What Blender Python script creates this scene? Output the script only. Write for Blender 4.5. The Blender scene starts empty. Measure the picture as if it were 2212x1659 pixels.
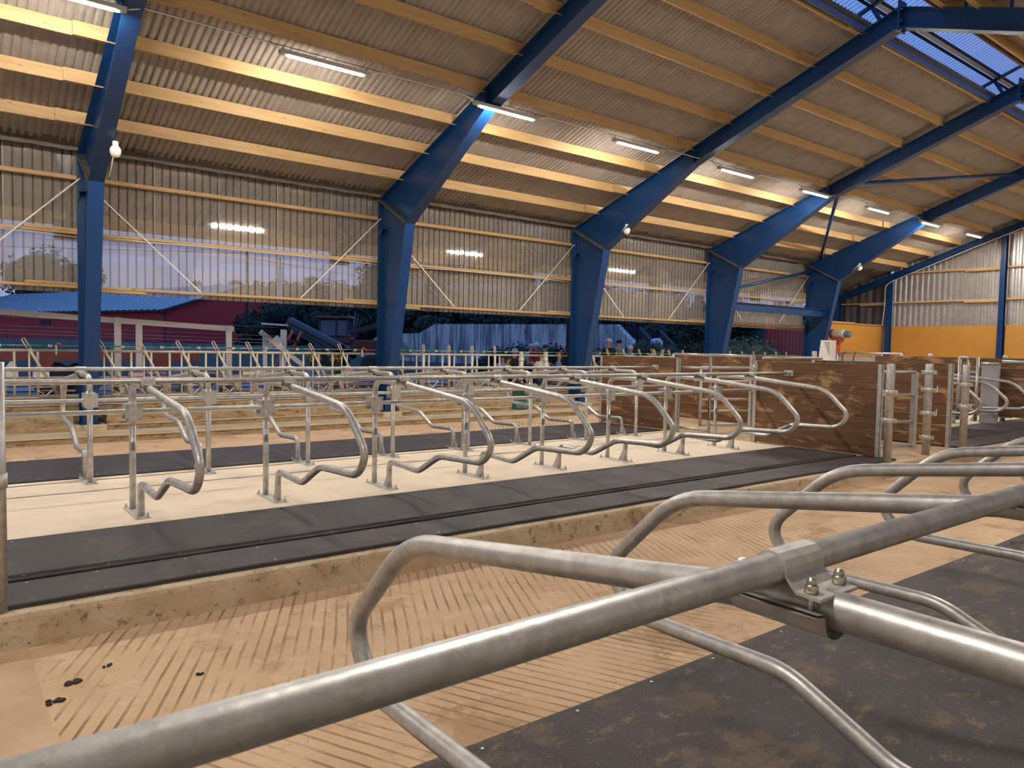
import bpy, bmesh, math, random
from mathutils import Vector, Matrix, Quaternion
C = bpy.context.scene.collection
random.seed(7)
R = math.radians
PI = math.pi

# ------------------------------------------------------------------ camera
F_PX, YAW, PITCH, ROLL, CAM_H = 1599.2, 52.085, -2.8716, 1.0848, 1.538
_y, _p, _r = R(YAW), R(PITCH), R(ROLL)
FWD = Vector((math.cos(_y)*math.cos(_p), math.sin(_y)*math.cos(_p), math.sin(_p)))
_r0 = Vector((math.sin(_y), -math.cos(_y), 0)); _u0 = _r0.cross(FWD)
RIGHT = _r0*math.cos(_r) + _u0*math.sin(_r)
UP = -_r0*math.sin(_r) + _u0*math.cos(_r)
CAM = Vector((0, 0, CAM_H))
cd = bpy.data.cameras.new('camera'); cam = bpy.data.objects.new('camera', cd); C.objects.link(cam)
M = Matrix((RIGHT, UP, -FWD)).transposed().to_4x4(); M.translation = CAM
cam.matrix_world = M
cd.sensor_width = 36; cd.lens = 36*F_PX/2212; cd.clip_start = .05; cd.clip_end = 600
cd.dof.use_dof = True; cd.dof.focus_distance = 4.5; cd.dof.aperture_fstop = 13
bpy.context.scene.camera = cam

# ------------------------------------------------------------------ world, exposure
S = bpy.context.scene
S.view_settings.view_transform = 'Standard'; S.view_settings.look = 'None'
S.view_settings.gamma = 1; S.view_settings.use_curve_mapping = False
S.view_settings.exposure = 0.0
LAMP = 560.0
w = bpy.data.worlds.new('dusk_sky'); S.world = w; w.use_nodes = True
nt = w.node_tree; nt.nodes.clear()
tc = nt.nodes.new('ShaderNodeTexCoord'); sx = nt.nodes.new('ShaderNodeSeparateXYZ')
cr = nt.nodes.new('ShaderNodeValToRGB'); bg = nt.nodes.new('ShaderNodeBackground'); wo = nt.nodes.new('ShaderNodeOutputWorld')
nt.links.new(tc.outputs['Generated'], sx.inputs[0]); nt.links.new(sx.outputs['Z'], cr.inputs[0])
nt.links.new(cr.outputs[0], bg.inputs[0]); nt.links.new(bg.outputs[0], wo.inputs[0])
e = cr.color_ramp.elements
e[0].position = 0.0; e[0].color = (.30, .36, .58, 1)
e[1].position = 1.0; e[1].color = (.12, .36, .98, 1)
q = e.new(.15); q.color = (.30, .36, .62, 1)
q = e.new(.5); q.color = (.15, .34, .86, 1)
bg.inputs[1].default_value = 1.0


def at(u, v, X=None, Y=None, z=None, d=None):
    """the point where the sight line of photo pixel (u, v) meets a plane of the place"""
    k = FWD + RIGHT*((u-1106)/F_PX) - UP*((v-829.5)/F_PX)
    if d is not None: return CAM + k*d
    if X is not None: return CAM + k*(X/k.x)
    if Y is not None: return CAM + k*(Y/k.y)
    return CAM + k*((z-CAM_H)/k.z)


# ------------------------------------------------------------------ mesh helpers
class MB:
    def __init__(s): s.v = []; s.f = []; s.sm = []; s.mi = []; s.m = 0
    def face(s, ix, smooth=False):
        s.f.append(tuple(ix)); s.sm.append(smooth); s.mi.append(s.m)
    def add(s, vs, fs, smooth=False):
        b = len(s.v); s.v.extend(tuple(x) for x in vs)
        for f in fs: s.face([b+i for i in f], smooth)
    def box(s, a, b):
        x0, y0, z0 = a; x1, y1, z1 = b
        s.add([(x0,y0,z0),(x1,y0,z0),(x1,y1,z0),(x0,y1,z0),(x0,y0,z1),(x1,y0,z1),(x1,y1,z1),(x0,y1,z1)],
              [(0,3,2,1),(4,5,6,7),(0,1,5,4),(1,2,6,5),(2,3,7,6),(3,0,4,7)])
    def cbox(s, a, b, ch=.004):
        """box with chamfered long look: a box whose 8 corners are cut by an inset top and bottom"""
        x0, y0, z0 = a; x1, y1, z1 = b
        v = []
        for z, i in ((z0, ch), (z0+ch, 0), (z1-ch, 0), (z1, ch)):
            v += [(x0+i,y0+i,z),(x1-i,y0+i,z),(x1-i,y1-i,z),(x0+i,y1-i,z)]
        f = [(3,2,1,0),(12,13,14,15)]
        for k in range(3):
            for i in range(4):
                j = (i+1) % 4; f.append((4*k+i, 4*k+j, 4*k+4+j, 4*k+4+i))
        s.add(v, f)
    def beam(s, p, q, wd, ht, up=(0,0,1)):
        """box along p-q: wd across, ht along up"""
        p = Vector(p); q = Vector(q); d = (q-p).normalized(); up = Vector(up)
        sd = d.cross(up).normalized(); u = sd.cross(d).normalized()
        v = []
        for o in (p, q):
            for a, b in ((-1,-1),(1,-1),(1,1),(-1,1)): v.append(o + sd*(a*wd/2) + u*(b*ht/2))
        s.add(v, [(0,1,2,3),(7,6,5,4),(0,4,5,1),(1,5,6,2),(2,6,7,3),(3,7,4,0)])
    def prism(s, poly, axis, a, b):
        """polygon given in the two other axes, extruded along axis from a to b"""
        n = len(poly); v = []
        for t in (a, b):
            for (x, y) in poly:
                v.append({'x': (t, x, y), 'y': (x, t, y), 'z': (x, y, t)}[axis])
        f = [tuple(range(n-1, -1, -1)), tuple(range(n, 2*n))]
        for i in range(n):
            j = (i+1) % n; f.append((i, j, n+j, n+i))
        s.add(v, f)
    def strip(s, prof, axis, a, b, smooth=False):
        """open profile extruded along axis (a sheet)"""
        n = len(prof); v = []
        for t in (a, b):
            for (x, y) in prof:
                v.append({'x': (t, x, y), 'y': (x, t, y), 'z': (x, y, t)}[axis])
        s.add(v, [(i, i+1, n+i+1, n+i) for i in range(n-1)], smooth)
    def tube(s, pts, r, n=12, fil=0.0, seg=5, caps=True, r2=None):
        P = [Vector(p) for p in pts]
        if fil:
            fl = fil if isinstance(fil, (list, tuple)) else [fil]*(len(P)-2)
            o = [P[0]]
            for i in range(1, len(P)-1):
                f = fl[i-1]; a = (P[i-1]-P[i]); b = (P[i+1]-P[i])
                if f <= 0: o.append(P[i]); continue
                f = min(f, a.length*.49, b.length*.49)
                A = P[i]+a.normalized()*f; B = P[i]+b.normalized()*f
                for k in range(seg+1):
                    t = k/seg; o.append(A*(1-t)**2 + P[i]*2*t*(1-t) + B*t*t)
            o.append(P[-1]); P = o
        d0 = (P[1]-P[0]).normalized()
        ref = Vector((0,0,1)) if abs(d0.z) < .9 else Vector((1,0,0))
        nx = d0.cross(ref).normalized(); base = len(s.v); m = len(P)
        dp = d0
        for i, p in enumerate(P):
            if i == 0: d = d0
            elif i == m-1: d = (P[i]-P[i-1]).normalized()
            else: d = ((P[i]-P[i-1]).normalized()+(P[i+1]-P[i]).normalized()).normalized()
            qd = dp.rotation_difference(d); nx = (qd @ nx); nx = (nx - d*nx.dot(d)).normalized(); dp = d
            ny = d.cross(nx)
            rr = r if r2 is None else r+(r2-r)*i/(m-1)
            for k in range(n):
                a = 2*PI*k/n; s.v.append(tuple(p + nx*(rr*math.cos(a)) + ny*(rr*math.sin(a))))
        for i in range(m-1):
            for k in range(n):
                j = (k+1) % n
                s.face((base+i*n+k, base+i*n+j, base+(i+1)*n+j, base+(i+1)*n+k), True)
        if caps:
            s.face([base+k for k in range(n-1, -1, -1)]); s.face([base+(m-1)*n+k for k in range(n)])
    def lathe(s, prof, c=(0,0,0), n=16, axis='z'):
        """prof: (radius, height) list"""
        base = len(s.v); c = Vector(c)
        for (r, h) in prof:
            for k in range(n):
                a = 2*PI*k/n; x, y = r*math.cos(a), r*math.sin(a)
                p = {'z': (x, y, h), 'x': (h, x, y), 'y': (y, h, x)}[axis]
                s.v.append(tuple(c+Vector(p)))
        for i in range(len(prof)-1):
            for k in range(n):
                j = (k+1) % n
                s.face((base+i*n+k, base+i*n+j, base+(i+1)*n+j, base+(i+1)*n+k), True)
        s.face([base+k for k in range(n-1, -1, -1)]); s.face([base+(len(prof)-1)*n+k for k in range(n)])
    def mesh(s, name, mats):
        me = bpy.data.meshes.new(name); me.from_pydata(s.v, [], s.f)
        for mm in (mats if isinstance(mats, (list, tuple)) else [mats]): me.materials.append(mm)
        me.polygons.foreach_set('use_smooth', s.sm); me.polygons.foreach_set('material_index', s.mi)
        me.update(); return me
    def build(s, name, mats, parent=None, loc=None, rz=0):
        o = bpy.data.objects.new(name, s.mesh(name, mats)); C.objects.link(o)
        if parent is not None: o.parent = parent
        if loc is not None: o.location = loc
        if rz: o.rotation_euler.z = rz
        return o


def tag(o, label=None, cat=None, group=None, kind=None):
    if label: o['label'] = label
    if cat: o['category'] = cat
    if group: o['group'] = group
    if kind: o['kind'] = kind
    return o


def thing(name, label, cat, loc=(0,0,0), rz=0, group=None):
    o = bpy.data.objects.new(name, None); C.objects.link(o); o.empty_display_size = .1
    o.location = loc; o.rotation_euler = (0, 0, rz)
    return tag(o, label, cat, group)


def struct(name):
    o = bpy.data.objects.new(name, None); C.objects.link(o); o['kind'] = 'structure'; return o


def inst(name, mesh, parent=None, loc=(0,0,0), rot=(0,0,0), sc=None):
    o = bpy.data.objects.new(name, mesh); C.objects.link(o); o.parent = parent
    o.location = loc; o.rotation_euler = rot
    if sc: o.scale = sc
    return o


def copy_tree(o, parent=None):
    c = o.copy(); C.objects.link(c); c.parent = parent
    for ch in list(o.children): copy_tree(ch, c)
    return c


# ------------------------------------------------------------------ materials
def mat(name, col, rough=.6, metal=0.0, col2=None, scale=5.0, stretch=(1,1,1), detail=4, fac=(.35,.65), bump=0.0, bscale=None, spec=.5,
        spots=None, emit=None):
    m = bpy.data.materials.new(name); m.use_nodes = True; t = m.node_tree; b = t.nodes['Principled BSDF']
    b.inputs['Base Color'].default_value = (*col, 1); b.inputs['Roughness'].default_value = rough
    b.inputs['Metallic'].default_value = metal; b.inputs['Specular IOR Level'].default_value = spec
    if emit: b.inputs['Emission Color'].default_value = (*emit[0], 1); b.inputs['Emission Strength'].default_value = emit[1]
    if col2 or bump:
        g = t.nodes.new('ShaderNodeNewGeometry'); mp = t.nodes.new('ShaderNodeMapping'); mp.inputs['Scale'].default_value = stretch
        t.links.new(g.outputs['Position'], mp.inputs[0])
        n = t.nodes.new('ShaderNodeTexNoise'); n.inputs['Scale'].default_value = scale; n.inputs['Detail'].default_value = detail
        n.inputs['Roughness'].default_value = .6
        t.links.new(mp.outputs[0], n.inputs['Vector'])
        last = None
        if col2:
            r = t.nodes.new('ShaderNodeValToRGB'); r.color_ramp.elements[0].position = fac[0]; r.color_ramp.elements[1].position = fac[1]
            r.color_ramp.elements[0].color = (*col, 1); r.color_ramp.elements[1].color = (*col2, 1)
            t.links.new(n.outputs[0], r.inputs[0]); last = r.outputs[0]
        if spots:   # (colour, scale, threshold, amount)
            for (sc_, ss, th, am) in spots:
                n2 = t.nodes.new('ShaderNodeTexNoise'); n2.inputs['Scale'].default_value = ss; n2.inputs['Detail'].default_value = 6
                n2.inputs['Roughness'].default_value = .7
                t.links.new(mp.outputs[0], n2.inputs['Vector'])
                r2 = t.nodes.new('ShaderNodeValToRGB'); r2.color_ramp.elements[0].position = th; r2.color_ramp.elements[1].position = th+.08
                r2.color_ramp.elements[1].color = (am, am, am, 1)
                t.links.new(n2.outputs[0], r2.inputs[0])
                mx = t.nodes.new('ShaderNodeMix'); mx.data_type = 'RGBA'
                t.links.new(r2.outputs[0], mx.inputs[0])
                if last: t.links.new(last, mx.inputs[6])
                else: mx.inputs[6].default_value = (*col, 1)
                mx.inputs[7].default_value = (*sc_, 1); last = mx.outputs[2]
        if last: t.links.new(last, b.inputs['Base Color'])
        if bump:
            nb = n
            if bscale:
                nb = t.nodes.new('ShaderNodeTexNoise'); nb.inputs['Scale'].default_value = bscale; nb.inputs['Detail'].default_value = 3
                t.links.new(mp.outputs[0], nb.inputs['Vector'])
            bp = t.nodes.new('ShaderNodeBump'); bp.inputs['Distance'].default_value = bump; bp.inputs['Strength'].default_value = 1
            t.links.new(nb.outputs[0], bp.inputs['Height']); t.links.new(bp.outputs[0], b.inputs['Normal'])
    return m


def wood(name, c1, c2, axis, rough=.6, knots=True, worn=None):
    st = {'x': (.35, 7, 7), 'y': (7, .35, 7), 'z': (7, 7, .35)}[axis]
    m = mat(name, c1, rough, col2=c2, scale=3.5, stretch=st, detail=5, fac=(.3, .7), bump=.0006)
    t = m.node_tree; b = t.nodes['Principled BSDF']
    src = b.inputs['Base Color'].links[0].from_socket
    g = t.nodes.new('ShaderNodeNewGeometry'); mp = t.nodes.new('ShaderNodeMapping')
    mp.inputs['Scale'].default_value = {'x': (2.2, 9, 9), 'y': (9, 2.2, 9), 'z': (9, 9, 2.2)}[axis]
    t.links.new(g.outputs['Position'], mp.inputs[0])
    if knots:
        v = t.nodes.new('ShaderNodeTexVoronoi'); v.inputs['Scale'].default_value = 1.3
        t.links.new(mp.outputs[0], v.inputs['Vector'])
        r = t.nodes.new('ShaderNodeValToRGB'); r.color_ramp.elements[0].position = .05; r.color_ramp.elements[1].position = .12
        r.color_ramp.elements[0].color = (.8, .8, .8, 1); r.color_ramp.elements[1].color = (0, 0, 0, 1)
        t.links.new(v.outputs['Distance'], r.inputs[0])
        mx = t.nodes.new('ShaderNodeMix'); mx.data_type = 'RGBA'
        t.links.new(r.outputs[0], mx.inputs[0]); t.links.new(src, mx.inputs[6])
        mx.inputs[7].default_value = (c1[0]*.3, c1[1]*.22, c1[2]*.2, 1); src = mx.outputs[2]
    if worn:
        n = t.nodes.new('ShaderNodeTexNoise'); n.inputs['Scale'].default_value = worn[1]; n.inputs['Detail'].default_value = 7
        n.inputs['Roughness'].default_value = .65; n.inputs['Distortion'].default_value = .6
        mp2 = t.nodes.new('ShaderNodeMapping'); mp2.inputs['Scale'].default_value = (1, .6, 1.5)
        t.links.new(g.outputs['Position'], mp2.inputs[0]); t.links.new(mp2.outputs[0], n.inputs['Vector'])
        r = t.nodes.new('ShaderNodeValToRGB'); r.color_ramp.elements[0].position = worn[2]; r.color_ramp.elements[1].position = worn[2]+.12
        t.links.new(n.outputs[0], r.inputs[0])
        mx = t.nodes.new('ShaderNodeMix'); mx.data_type = 'RGBA'
        t.links.new(r.outputs[0], mx.inputs[0]); t.links.new(src, mx.inputs[6]); mx.inputs[7].default_value = (*worn[0], 1); src = mx.outputs[2]
    t.links.new(src, b.inputs['Base Color'])
    return m


galv = mat('galvanised_steel', (.42, .41, .395), .42, .58, col2=(.66, .645, .62), scale=18, detail=5, fac=(.3, .7), bump=.0004, bscale=90,
           spots=[((.20, .16, .12), 3.0, .63, .3), ((.70, .69, .66), 45, .54, .4), ((.24, .23, .22), 26, .60, .4)])
galv_plate = mat('galvanised_plate', (.56, .54, .51), .42, .4, col2=(.70, .68, .64), scale=30, detail=4, fac=(.35, .65))
cream_steel = mat('feed_fence_steel', (.50, .45, .36), .5, .3, col2=(.62, .56, .45), scale=12)
bolt_m = mat('zinc_bolt', (.62, .58, .48), .3, .9)
blue = mat('blue_steel_paint', (.0045, .040, .140), .34, 0, col2=(.0055, .048, .165), scale=2, fac=(.3, .7), spots=[((.10, .22, .42), 9, .74, .5)])
joint_m = mat('grey_joint_plate', (.10, .095, .095), .45, .4, col2=(.16, .15, .14), scale=14)
pine_x = wood('pine_x', (.47, .295, .12), (.58, .385, .175), 'x')
pine_y = wood('pine_y', (.58, .37, .17), (.70, .48, .24), 'y')
pine_pale = wood('pine_pale', (.80, .75, .73), (.88, .83, .80), 'x')
darkwood = wood('stained_planks', (.10, .048, .018), (.19, .095, .04), 'y', .55, True, worn=((.46, .27, .12), 3.4, .54))
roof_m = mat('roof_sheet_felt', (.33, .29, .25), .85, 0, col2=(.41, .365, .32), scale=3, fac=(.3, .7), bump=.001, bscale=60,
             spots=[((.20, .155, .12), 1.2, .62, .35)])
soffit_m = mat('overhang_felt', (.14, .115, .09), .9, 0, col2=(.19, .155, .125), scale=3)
corr_m = mat('galvanised_corrugated', (.50, .48, .46), .4, .65, col2=(.60, .58, .56), scale=4)
membrane = mat('dark_membrane', (.09, .078, .072), .6, 0, col2=(.14, .12, .11), scale=2.5, bump=.004, bscale=5)
yellow = mat('yellow_panel', (.62, .31, .06), .45, 0, col2=(.56, .275, .05), scale=3, fac=(.3, .7), bump=.001, bscale=40)
curb_m = mat('curb_concrete', (.62, .51, .355), .85, 0, col2=(.44, .325, .195), scale=3.5, detail=8, fac=(.38, .7), bump=.004, bscale=40,
             spots=[((.10, .06, .025), 9, .575, .75), ((.22, .13, .06), 2.2, .55, .6), ((.05, .03, .012), 22, .60, .8)])
sawdust = mat('bedding_floor', (.80, .66, .50), .9, 0, col2=(.88, .75, .59), scale=2.5, fac=(.3, .7), bump=.001, bscale=30,
              spots=[((.25, .15, .08), 13, .70, .8), ((.62, .50, .36), 1.3, .54, .4)])
mat_m = mat('rubber_mat', (.038, .033, .035), .6, 0, col2=(.052, .045, .046), scale=4, fac=(.3, .7), bump=.0015, bscale=140,
            spots=[((.15, .105, .065), 2.4, .54, .3), ((.20, .15, .10), 80, .62, .3)])
mat_dusty = mat('dusty_rubber_mat', (.040, .035, .038), .65, 0, col2=(.056, .049, .050), scale=3, fac=(.3, .7), bump=.002, bscale=150, stretch=(1, 1.6, 1),
            spots=[((.22, .145, .075), 2.2, .53, .42), ((.36, .24, .12), 70, .56, .4), ((.30, .20, .10), 7, .58, .5)])
mat_edge = mat('rubber_mat_edge', (.018, .015, .016), .5)
white_m = mat('white_plastic', (.8, .78, .74), .35)
lamp_glass = mat('lamp_glass', (.82, .78, .74), .15)
grey_plastic = mat('grey_lamp_body', (.45, .43, .42), .5)
cable_m = mat('white_cable', (.78, .74, .68), .5)
black_m = mat('black_rubber', (.015, .014, .014), .5)
green_m = mat('green_plastic', (.008, .075, .055), .4)
greenrod = mat('green_sleeve', (.05, .28, .10), .5)
red_m = mat('rust_red_paint', (.50, .11, .06), .5, 0, col2=(.40, .08, .045), scale=6)
orange_m = mat('orange_red_paint', (.42, .09, .03), .45)
redwall = mat('red_cladding', (.17, .012, .010), .5, 0, col2=(.17, .012, .013), scale=4)
greypanel = mat('grey_board', (.40, .395, .41), .5, 0, col2=(.46, .45, .46), scale=3)
gravel = mat('gravel', (.24, .23, .22), .95, 0, col2=(.42, .40, .38), scale=14, bump=.02)
grassland = mat('rough_ground', (.025, .035, .022), 1, 0, col2=(.05, .06, .035), scale=2)
barn_red = mat('barn_red', (.60, .05, .05), .7, 0, col2=(.52, .04, .04), scale=3)
barn_roof = mat('barn_roof', (.80, .90, .95), .5, 0)
dark_trim = mat('dark_trim', (.012, .016, .028), .6)
conc_out = mat('silo_concrete', (.66, .62, .60), .9, 0, col2=(.20, .19, .20), scale=1.3, stretch=(3, 3, .22), detail=8, fac=(.42, .60), spots=[((.10, .10, .11), 2.6, .56, .75)])
conc_wall = mat('retaining_concrete', (.32, .31, .29), .9, 0, col2=(.17, .165, .155), scale=1, stretch=(2, 2, .4))
leaf_d = mat('dark_leaves', (.012, .028, .014), .8)
leaf_m = mat('mid_leaves', (.03, .055, .025), .8)
leaf_g = mat('grass_leaves', (.10, .15, .10), .8)
leaf_b = mat('bush_leaves', (.07, .10, .06), .8)
bark = mat('bark', (.05, .04, .03), .9)
twig = mat('pale_twigs', (.20, .19, .20), .8)




# grooved concrete: herringbone of sawn grooves, geometry relief as bump plus a darker colour in the grooves
def grooved(name, ymid, sgn=1, x_from=None, pitch=.080, lin=None):
    m = mat(name, (.68, .48, .30), .8, 0, col2=(.54, .35, .20), scale=1.6, detail=7, fac=(.35, .72),
            spots=[((.30, .18, .09), 1.7, .55, .55), ((.76, .58, .39), 5, .56, .5), ((.16, .09, .045), 28, .62, .6)])
    t = m.node_tree; b = t.nodes['Principled BSDF']; src = b.inputs['Base Color'].links[0].from_socket
    g = t.nodes.new('ShaderNodeNewGeometry'); sp = t.nodes.new('ShaderNodeSeparateXYZ'); t.links.new(g.outputs['Position'], sp.inputs[0])

    def mth(op, a, c=None, d=None):
        n = t.nodes.new('ShaderNodeMath'); n.operation = op
        for i, x in enumerate((a, c, d)):
            if x is None: continue
            if isinstance(x, (int, float)): n.inputs[i].default_value = x
            else: t.links.new(x, n.inputs[i])
        return n.outputs[0]
    X, Y = sp.outputs['X'], sp.outputs['Y']
    wob = t.nodes.new('ShaderNodeTexNoise'); wob.inputs['Scale'].default_value = 1.7
    t.links.new(g.outputs['Position'], wob.inputs['Vector'])
    xw = mth('ADD', X, mth('MULTIPLY', mth('SUBTRACT', wob.outputs[0], .5), .03))
    dy = mth('SUBTRACT', Y, ymid)
    a = mth('MULTIPLY', mth('ABSOLUTE', dy), .49*sgn)
    if lin is not None: a = mth('MULTIPLY', dy, lin)
    k = mth('SUBTRACT', xw, a)                       # mirrored about the centre line
    ph = mth('FRACT', mth('DIVIDE', k, pitch))
    d = mth('ABSOLUTE', mth('SUBTRACT', ph, .5))
    gr = mth('SMOOTH_MIN', 1.0, mth('MAXIMUM', mth('MULTIPLY', mth('SUBTRACT', .115, d), 16.0), 0.0), 0.0)
    # worn away in places
    n = t.nodes.new('ShaderNodeTexNoise'); n.inputs['Scale'].default_value = 3.0; n.inputs['Detail'].default_value = 5
    t.links.new(g.outputs['Position'], n.inputs['Vector'])
    wr = mth('MULTIPLY', mth('MAXIMUM', mth('SUBTRACT', n.outputs[0], .36), 0.0), 3.2)
    gr = mth('MULTIPLY', gr, mth('MINIMUM', wr, 1.0))
    if x_from is not None:
        gr = mth('MULTIPLY', gr, mth('GREATER_THAN', X, x_from))
    mx = t.nodes.new('ShaderNodeMix'); mx.data_type = 'RGBA'
    t.links.new(mth('MULTIPLY', gr, .72), mx.inputs[0]); t.links.new(src, mx.inputs[6]); mx.inputs[7].default_value = (.17, .095, .045, 1)
    t.links.new(mx.outputs[2], b.inputs['Base Color'])
    n3 = t.nodes.new('ShaderNodeTexNoise'); n3.inputs['Scale'].default_value = 45; n3.inputs['Detail'].default_value = 4
    t.links.new(g.outputs['Position'], n3.inputs['Vector'])
    h = mth('SUBTRACT', mth('MULTIPLY', n3.outputs[0], .5), gr)
    bp = t.nodes.new('ShaderNodeBump'); bp.inputs['Distance'].default_value = .009; bp.inputs['Strength'].default_value = 1
    t.links.new(h, bp.inputs['Height']); t.links.new(bp.outputs[0], b.inputs['Normal'])
    return m


aisle_m = grooved('grooved_concrete', 3.45, 1, .40)
aisle2_m = grooved('grooved_concrete_far', 12.5, 1, None, .11, .80)
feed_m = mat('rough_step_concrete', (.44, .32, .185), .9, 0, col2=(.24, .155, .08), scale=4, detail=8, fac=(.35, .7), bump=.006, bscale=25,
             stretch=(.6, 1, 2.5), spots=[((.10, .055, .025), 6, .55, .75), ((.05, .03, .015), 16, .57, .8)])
cross_m = mat('crossover_concrete', (.62, .46, .30), .85, 0, col2=(.50, .34, .20), scale=2, detail=6)


def film(name, tint, refl, diff, dcol):
    """clear flat plastic cladding: lets the view through, mirrors the hall a little, mixes in a diffuse colour"""
    m = bpy.data.materials.new(name); m.use_nodes = True; t = m.node_tree; t.nodes.clear()
    o = t.nodes.new('ShaderNodeOutputMaterial'); tr = t.nodes.new('ShaderNodeBsdfTransparent'); gl = t.nodes.new('ShaderNodeBsdfGlossy')
    df = t.nodes.new('ShaderNodeBsdfDiffuse'); m1 = t.nodes.new('ShaderNodeMixShader'); m2 = t.nodes.new('ShaderNodeMixShader')
    tr.inputs[0].default_value = (*tint, 1); gl.inputs['Roughness'].default_value = .03; df.inputs[0].default_value = (*dcol, 1)
    gl.inputs[0].default_value = (.95, .93, .9, 1)
    m1.inputs[0].default_value = refl; m2.inputs[0].default_value = diff
    t.links.new(tr.outputs[0], m1.inputs[1]); t.links.new(gl.outputs[0], m1.inputs[2])
    t.links.new(m1.outputs[0], m2.inputs[1]); t.links.new(df.outputs[0], m2.inputs[2]); t.links.new(m2.outputs[0], o.inputs[0])
    return m


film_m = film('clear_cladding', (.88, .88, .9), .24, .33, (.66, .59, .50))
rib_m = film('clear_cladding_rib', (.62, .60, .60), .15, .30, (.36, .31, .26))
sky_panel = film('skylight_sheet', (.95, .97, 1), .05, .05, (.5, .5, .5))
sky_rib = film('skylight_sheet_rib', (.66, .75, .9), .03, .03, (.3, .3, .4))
tube_m = mat('led_diffuser', (1, 1, 1), .5, emit=((1.0, .93, .83), LAMP))
tarp_blue = mat('distant_blue_banner', (.05, .3, .8), .5)  # own plain blue of the distant sheet

# ================================================================== STRUCTURE
XS = [2.16+6*k for k in range(-1, 5)]          # portal planes
XW0, XW1 = -3.84, 26.16
XE = 32.16                                     # end wall
RY, RZ = 6.69, 7.90                            # ridge
SL = .353
def zr(Y): return RZ - SL*abs(Y-RY)            # top of rafters
YO = 15.42

floor = struct('floor')
m = MB(); m.box((-6, 2.27, -.35), (XE, 4.93, -.2)); m.build('aisle_slab', aisle_m, floor)
m = MB(); m.box((-6, 2.27, -.2), (.385, 4.862, -.194)); m.build('smooth_slab', cross_m, floor)
m = MB(); m.box((-6, 10.95, -.35), (XE, 14.0, -.2)); m.build('aisle_slab', aisle2_m, floor)
# stall platform with curb (rounded edge profile)
def platform(y0, y1, x0, x1, mt, name='stall_platform'):
    m = MB(); r = .02
    prof = [(y0+.01, -.35), (y0-.01, -.2), (y0, -r-.01), (y0+r*.4, -r*.3), (y0+r*1.2, 0), (y1-r*1.2, 0), (y1-r*.4, -r*.3), (y1, -r-.01), (y1+.01, -.2), (y1-.01, -.35)]
    m.prism(prof, 'x', x0, x1); return m.build(name, mt, floor)
platform(4.87, 10.95, -6, 10.93, curb_m)
platform(4.87, 10.95, 10.93, 13.25, cross_m, 'crossover_slab')
platform(4.87, 10.95, 13.25, XE, curb_m)
platform(-2.0, 2.27, -6, XE, curb_m)
m = MB(); m.box((-6, 6.62, .0), (10.84, 9.24, .012)); m.build('bedding_layer', sawdust, floor)
m = MB(); m.box((13.3, 6.62, .0), (XE-1, 9.24, .012)); m.build('bedding_layer', sawdust, floor)
m = MB(); m.box((-6, -.6, .0), (XE-1, .60, .012)); m.build('bedding_layer', sawdust, floor)
# steps and feed kerb
ktop_lit_m = mat('kerb_top_lit_concrete', (.58, .47, .31), .85, 0, col2=(.42, .31, .185), scale=3, stretch=(.4, 1, 3), detail=6, bump=.003)  # treads and kerb top coloured lighter than risers, standing in for light from above
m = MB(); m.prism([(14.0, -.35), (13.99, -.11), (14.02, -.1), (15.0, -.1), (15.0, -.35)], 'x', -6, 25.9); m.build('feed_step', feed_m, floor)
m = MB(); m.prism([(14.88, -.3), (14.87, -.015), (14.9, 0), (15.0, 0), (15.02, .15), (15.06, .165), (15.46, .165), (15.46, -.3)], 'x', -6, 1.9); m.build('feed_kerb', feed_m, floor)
for k in range(0, 4):
    a = XS[k+1]+.26; b = XS[k+2]-.26
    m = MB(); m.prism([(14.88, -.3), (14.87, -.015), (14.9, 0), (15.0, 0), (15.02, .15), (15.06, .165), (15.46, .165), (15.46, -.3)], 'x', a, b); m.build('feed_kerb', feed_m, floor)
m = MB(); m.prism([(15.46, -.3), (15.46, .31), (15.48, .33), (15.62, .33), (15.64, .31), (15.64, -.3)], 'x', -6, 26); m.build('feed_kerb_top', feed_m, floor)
m = MB(); m.cbox((-6, 15.45, .325), (26, 15.65, .345), .006); m.build('lit_kerb_top', ktop_lit_m, floor)
m = MB(); m.cbox((-6, 13.98, -.105), (25.9, 14.87, -.085), .006); m.build('step_tread', ktop_lit_m, floor)
for k in range(0, 4):
    m = MB(); m.cbox((XS[k+1]+.27, 14.86, -.006), (XS[k+2]-.27, 15.02, .012), .005); m.build('step_tread', ktop_lit_m, floor)
    m = MB(); m.cbox((XS[k+1]+.27, 15.02, .155), (XS[k+2]-.27, 15.45, .178), .005); m.build('step_tread', ktop_lit_m, floor)
for k in range(1, 6):
    m = MB(); m.cbox((XS[k]-.25, 14.86, -.15), (XS[k]+.25, 15.45, .01), .01); m.build('column_footing', curb_m, floor)
m = MB(); m.box((-8, 15.64, -.3), (60, 27, .02)); tag(m.build('gravel_yard', gravel), kind='structure')

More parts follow.
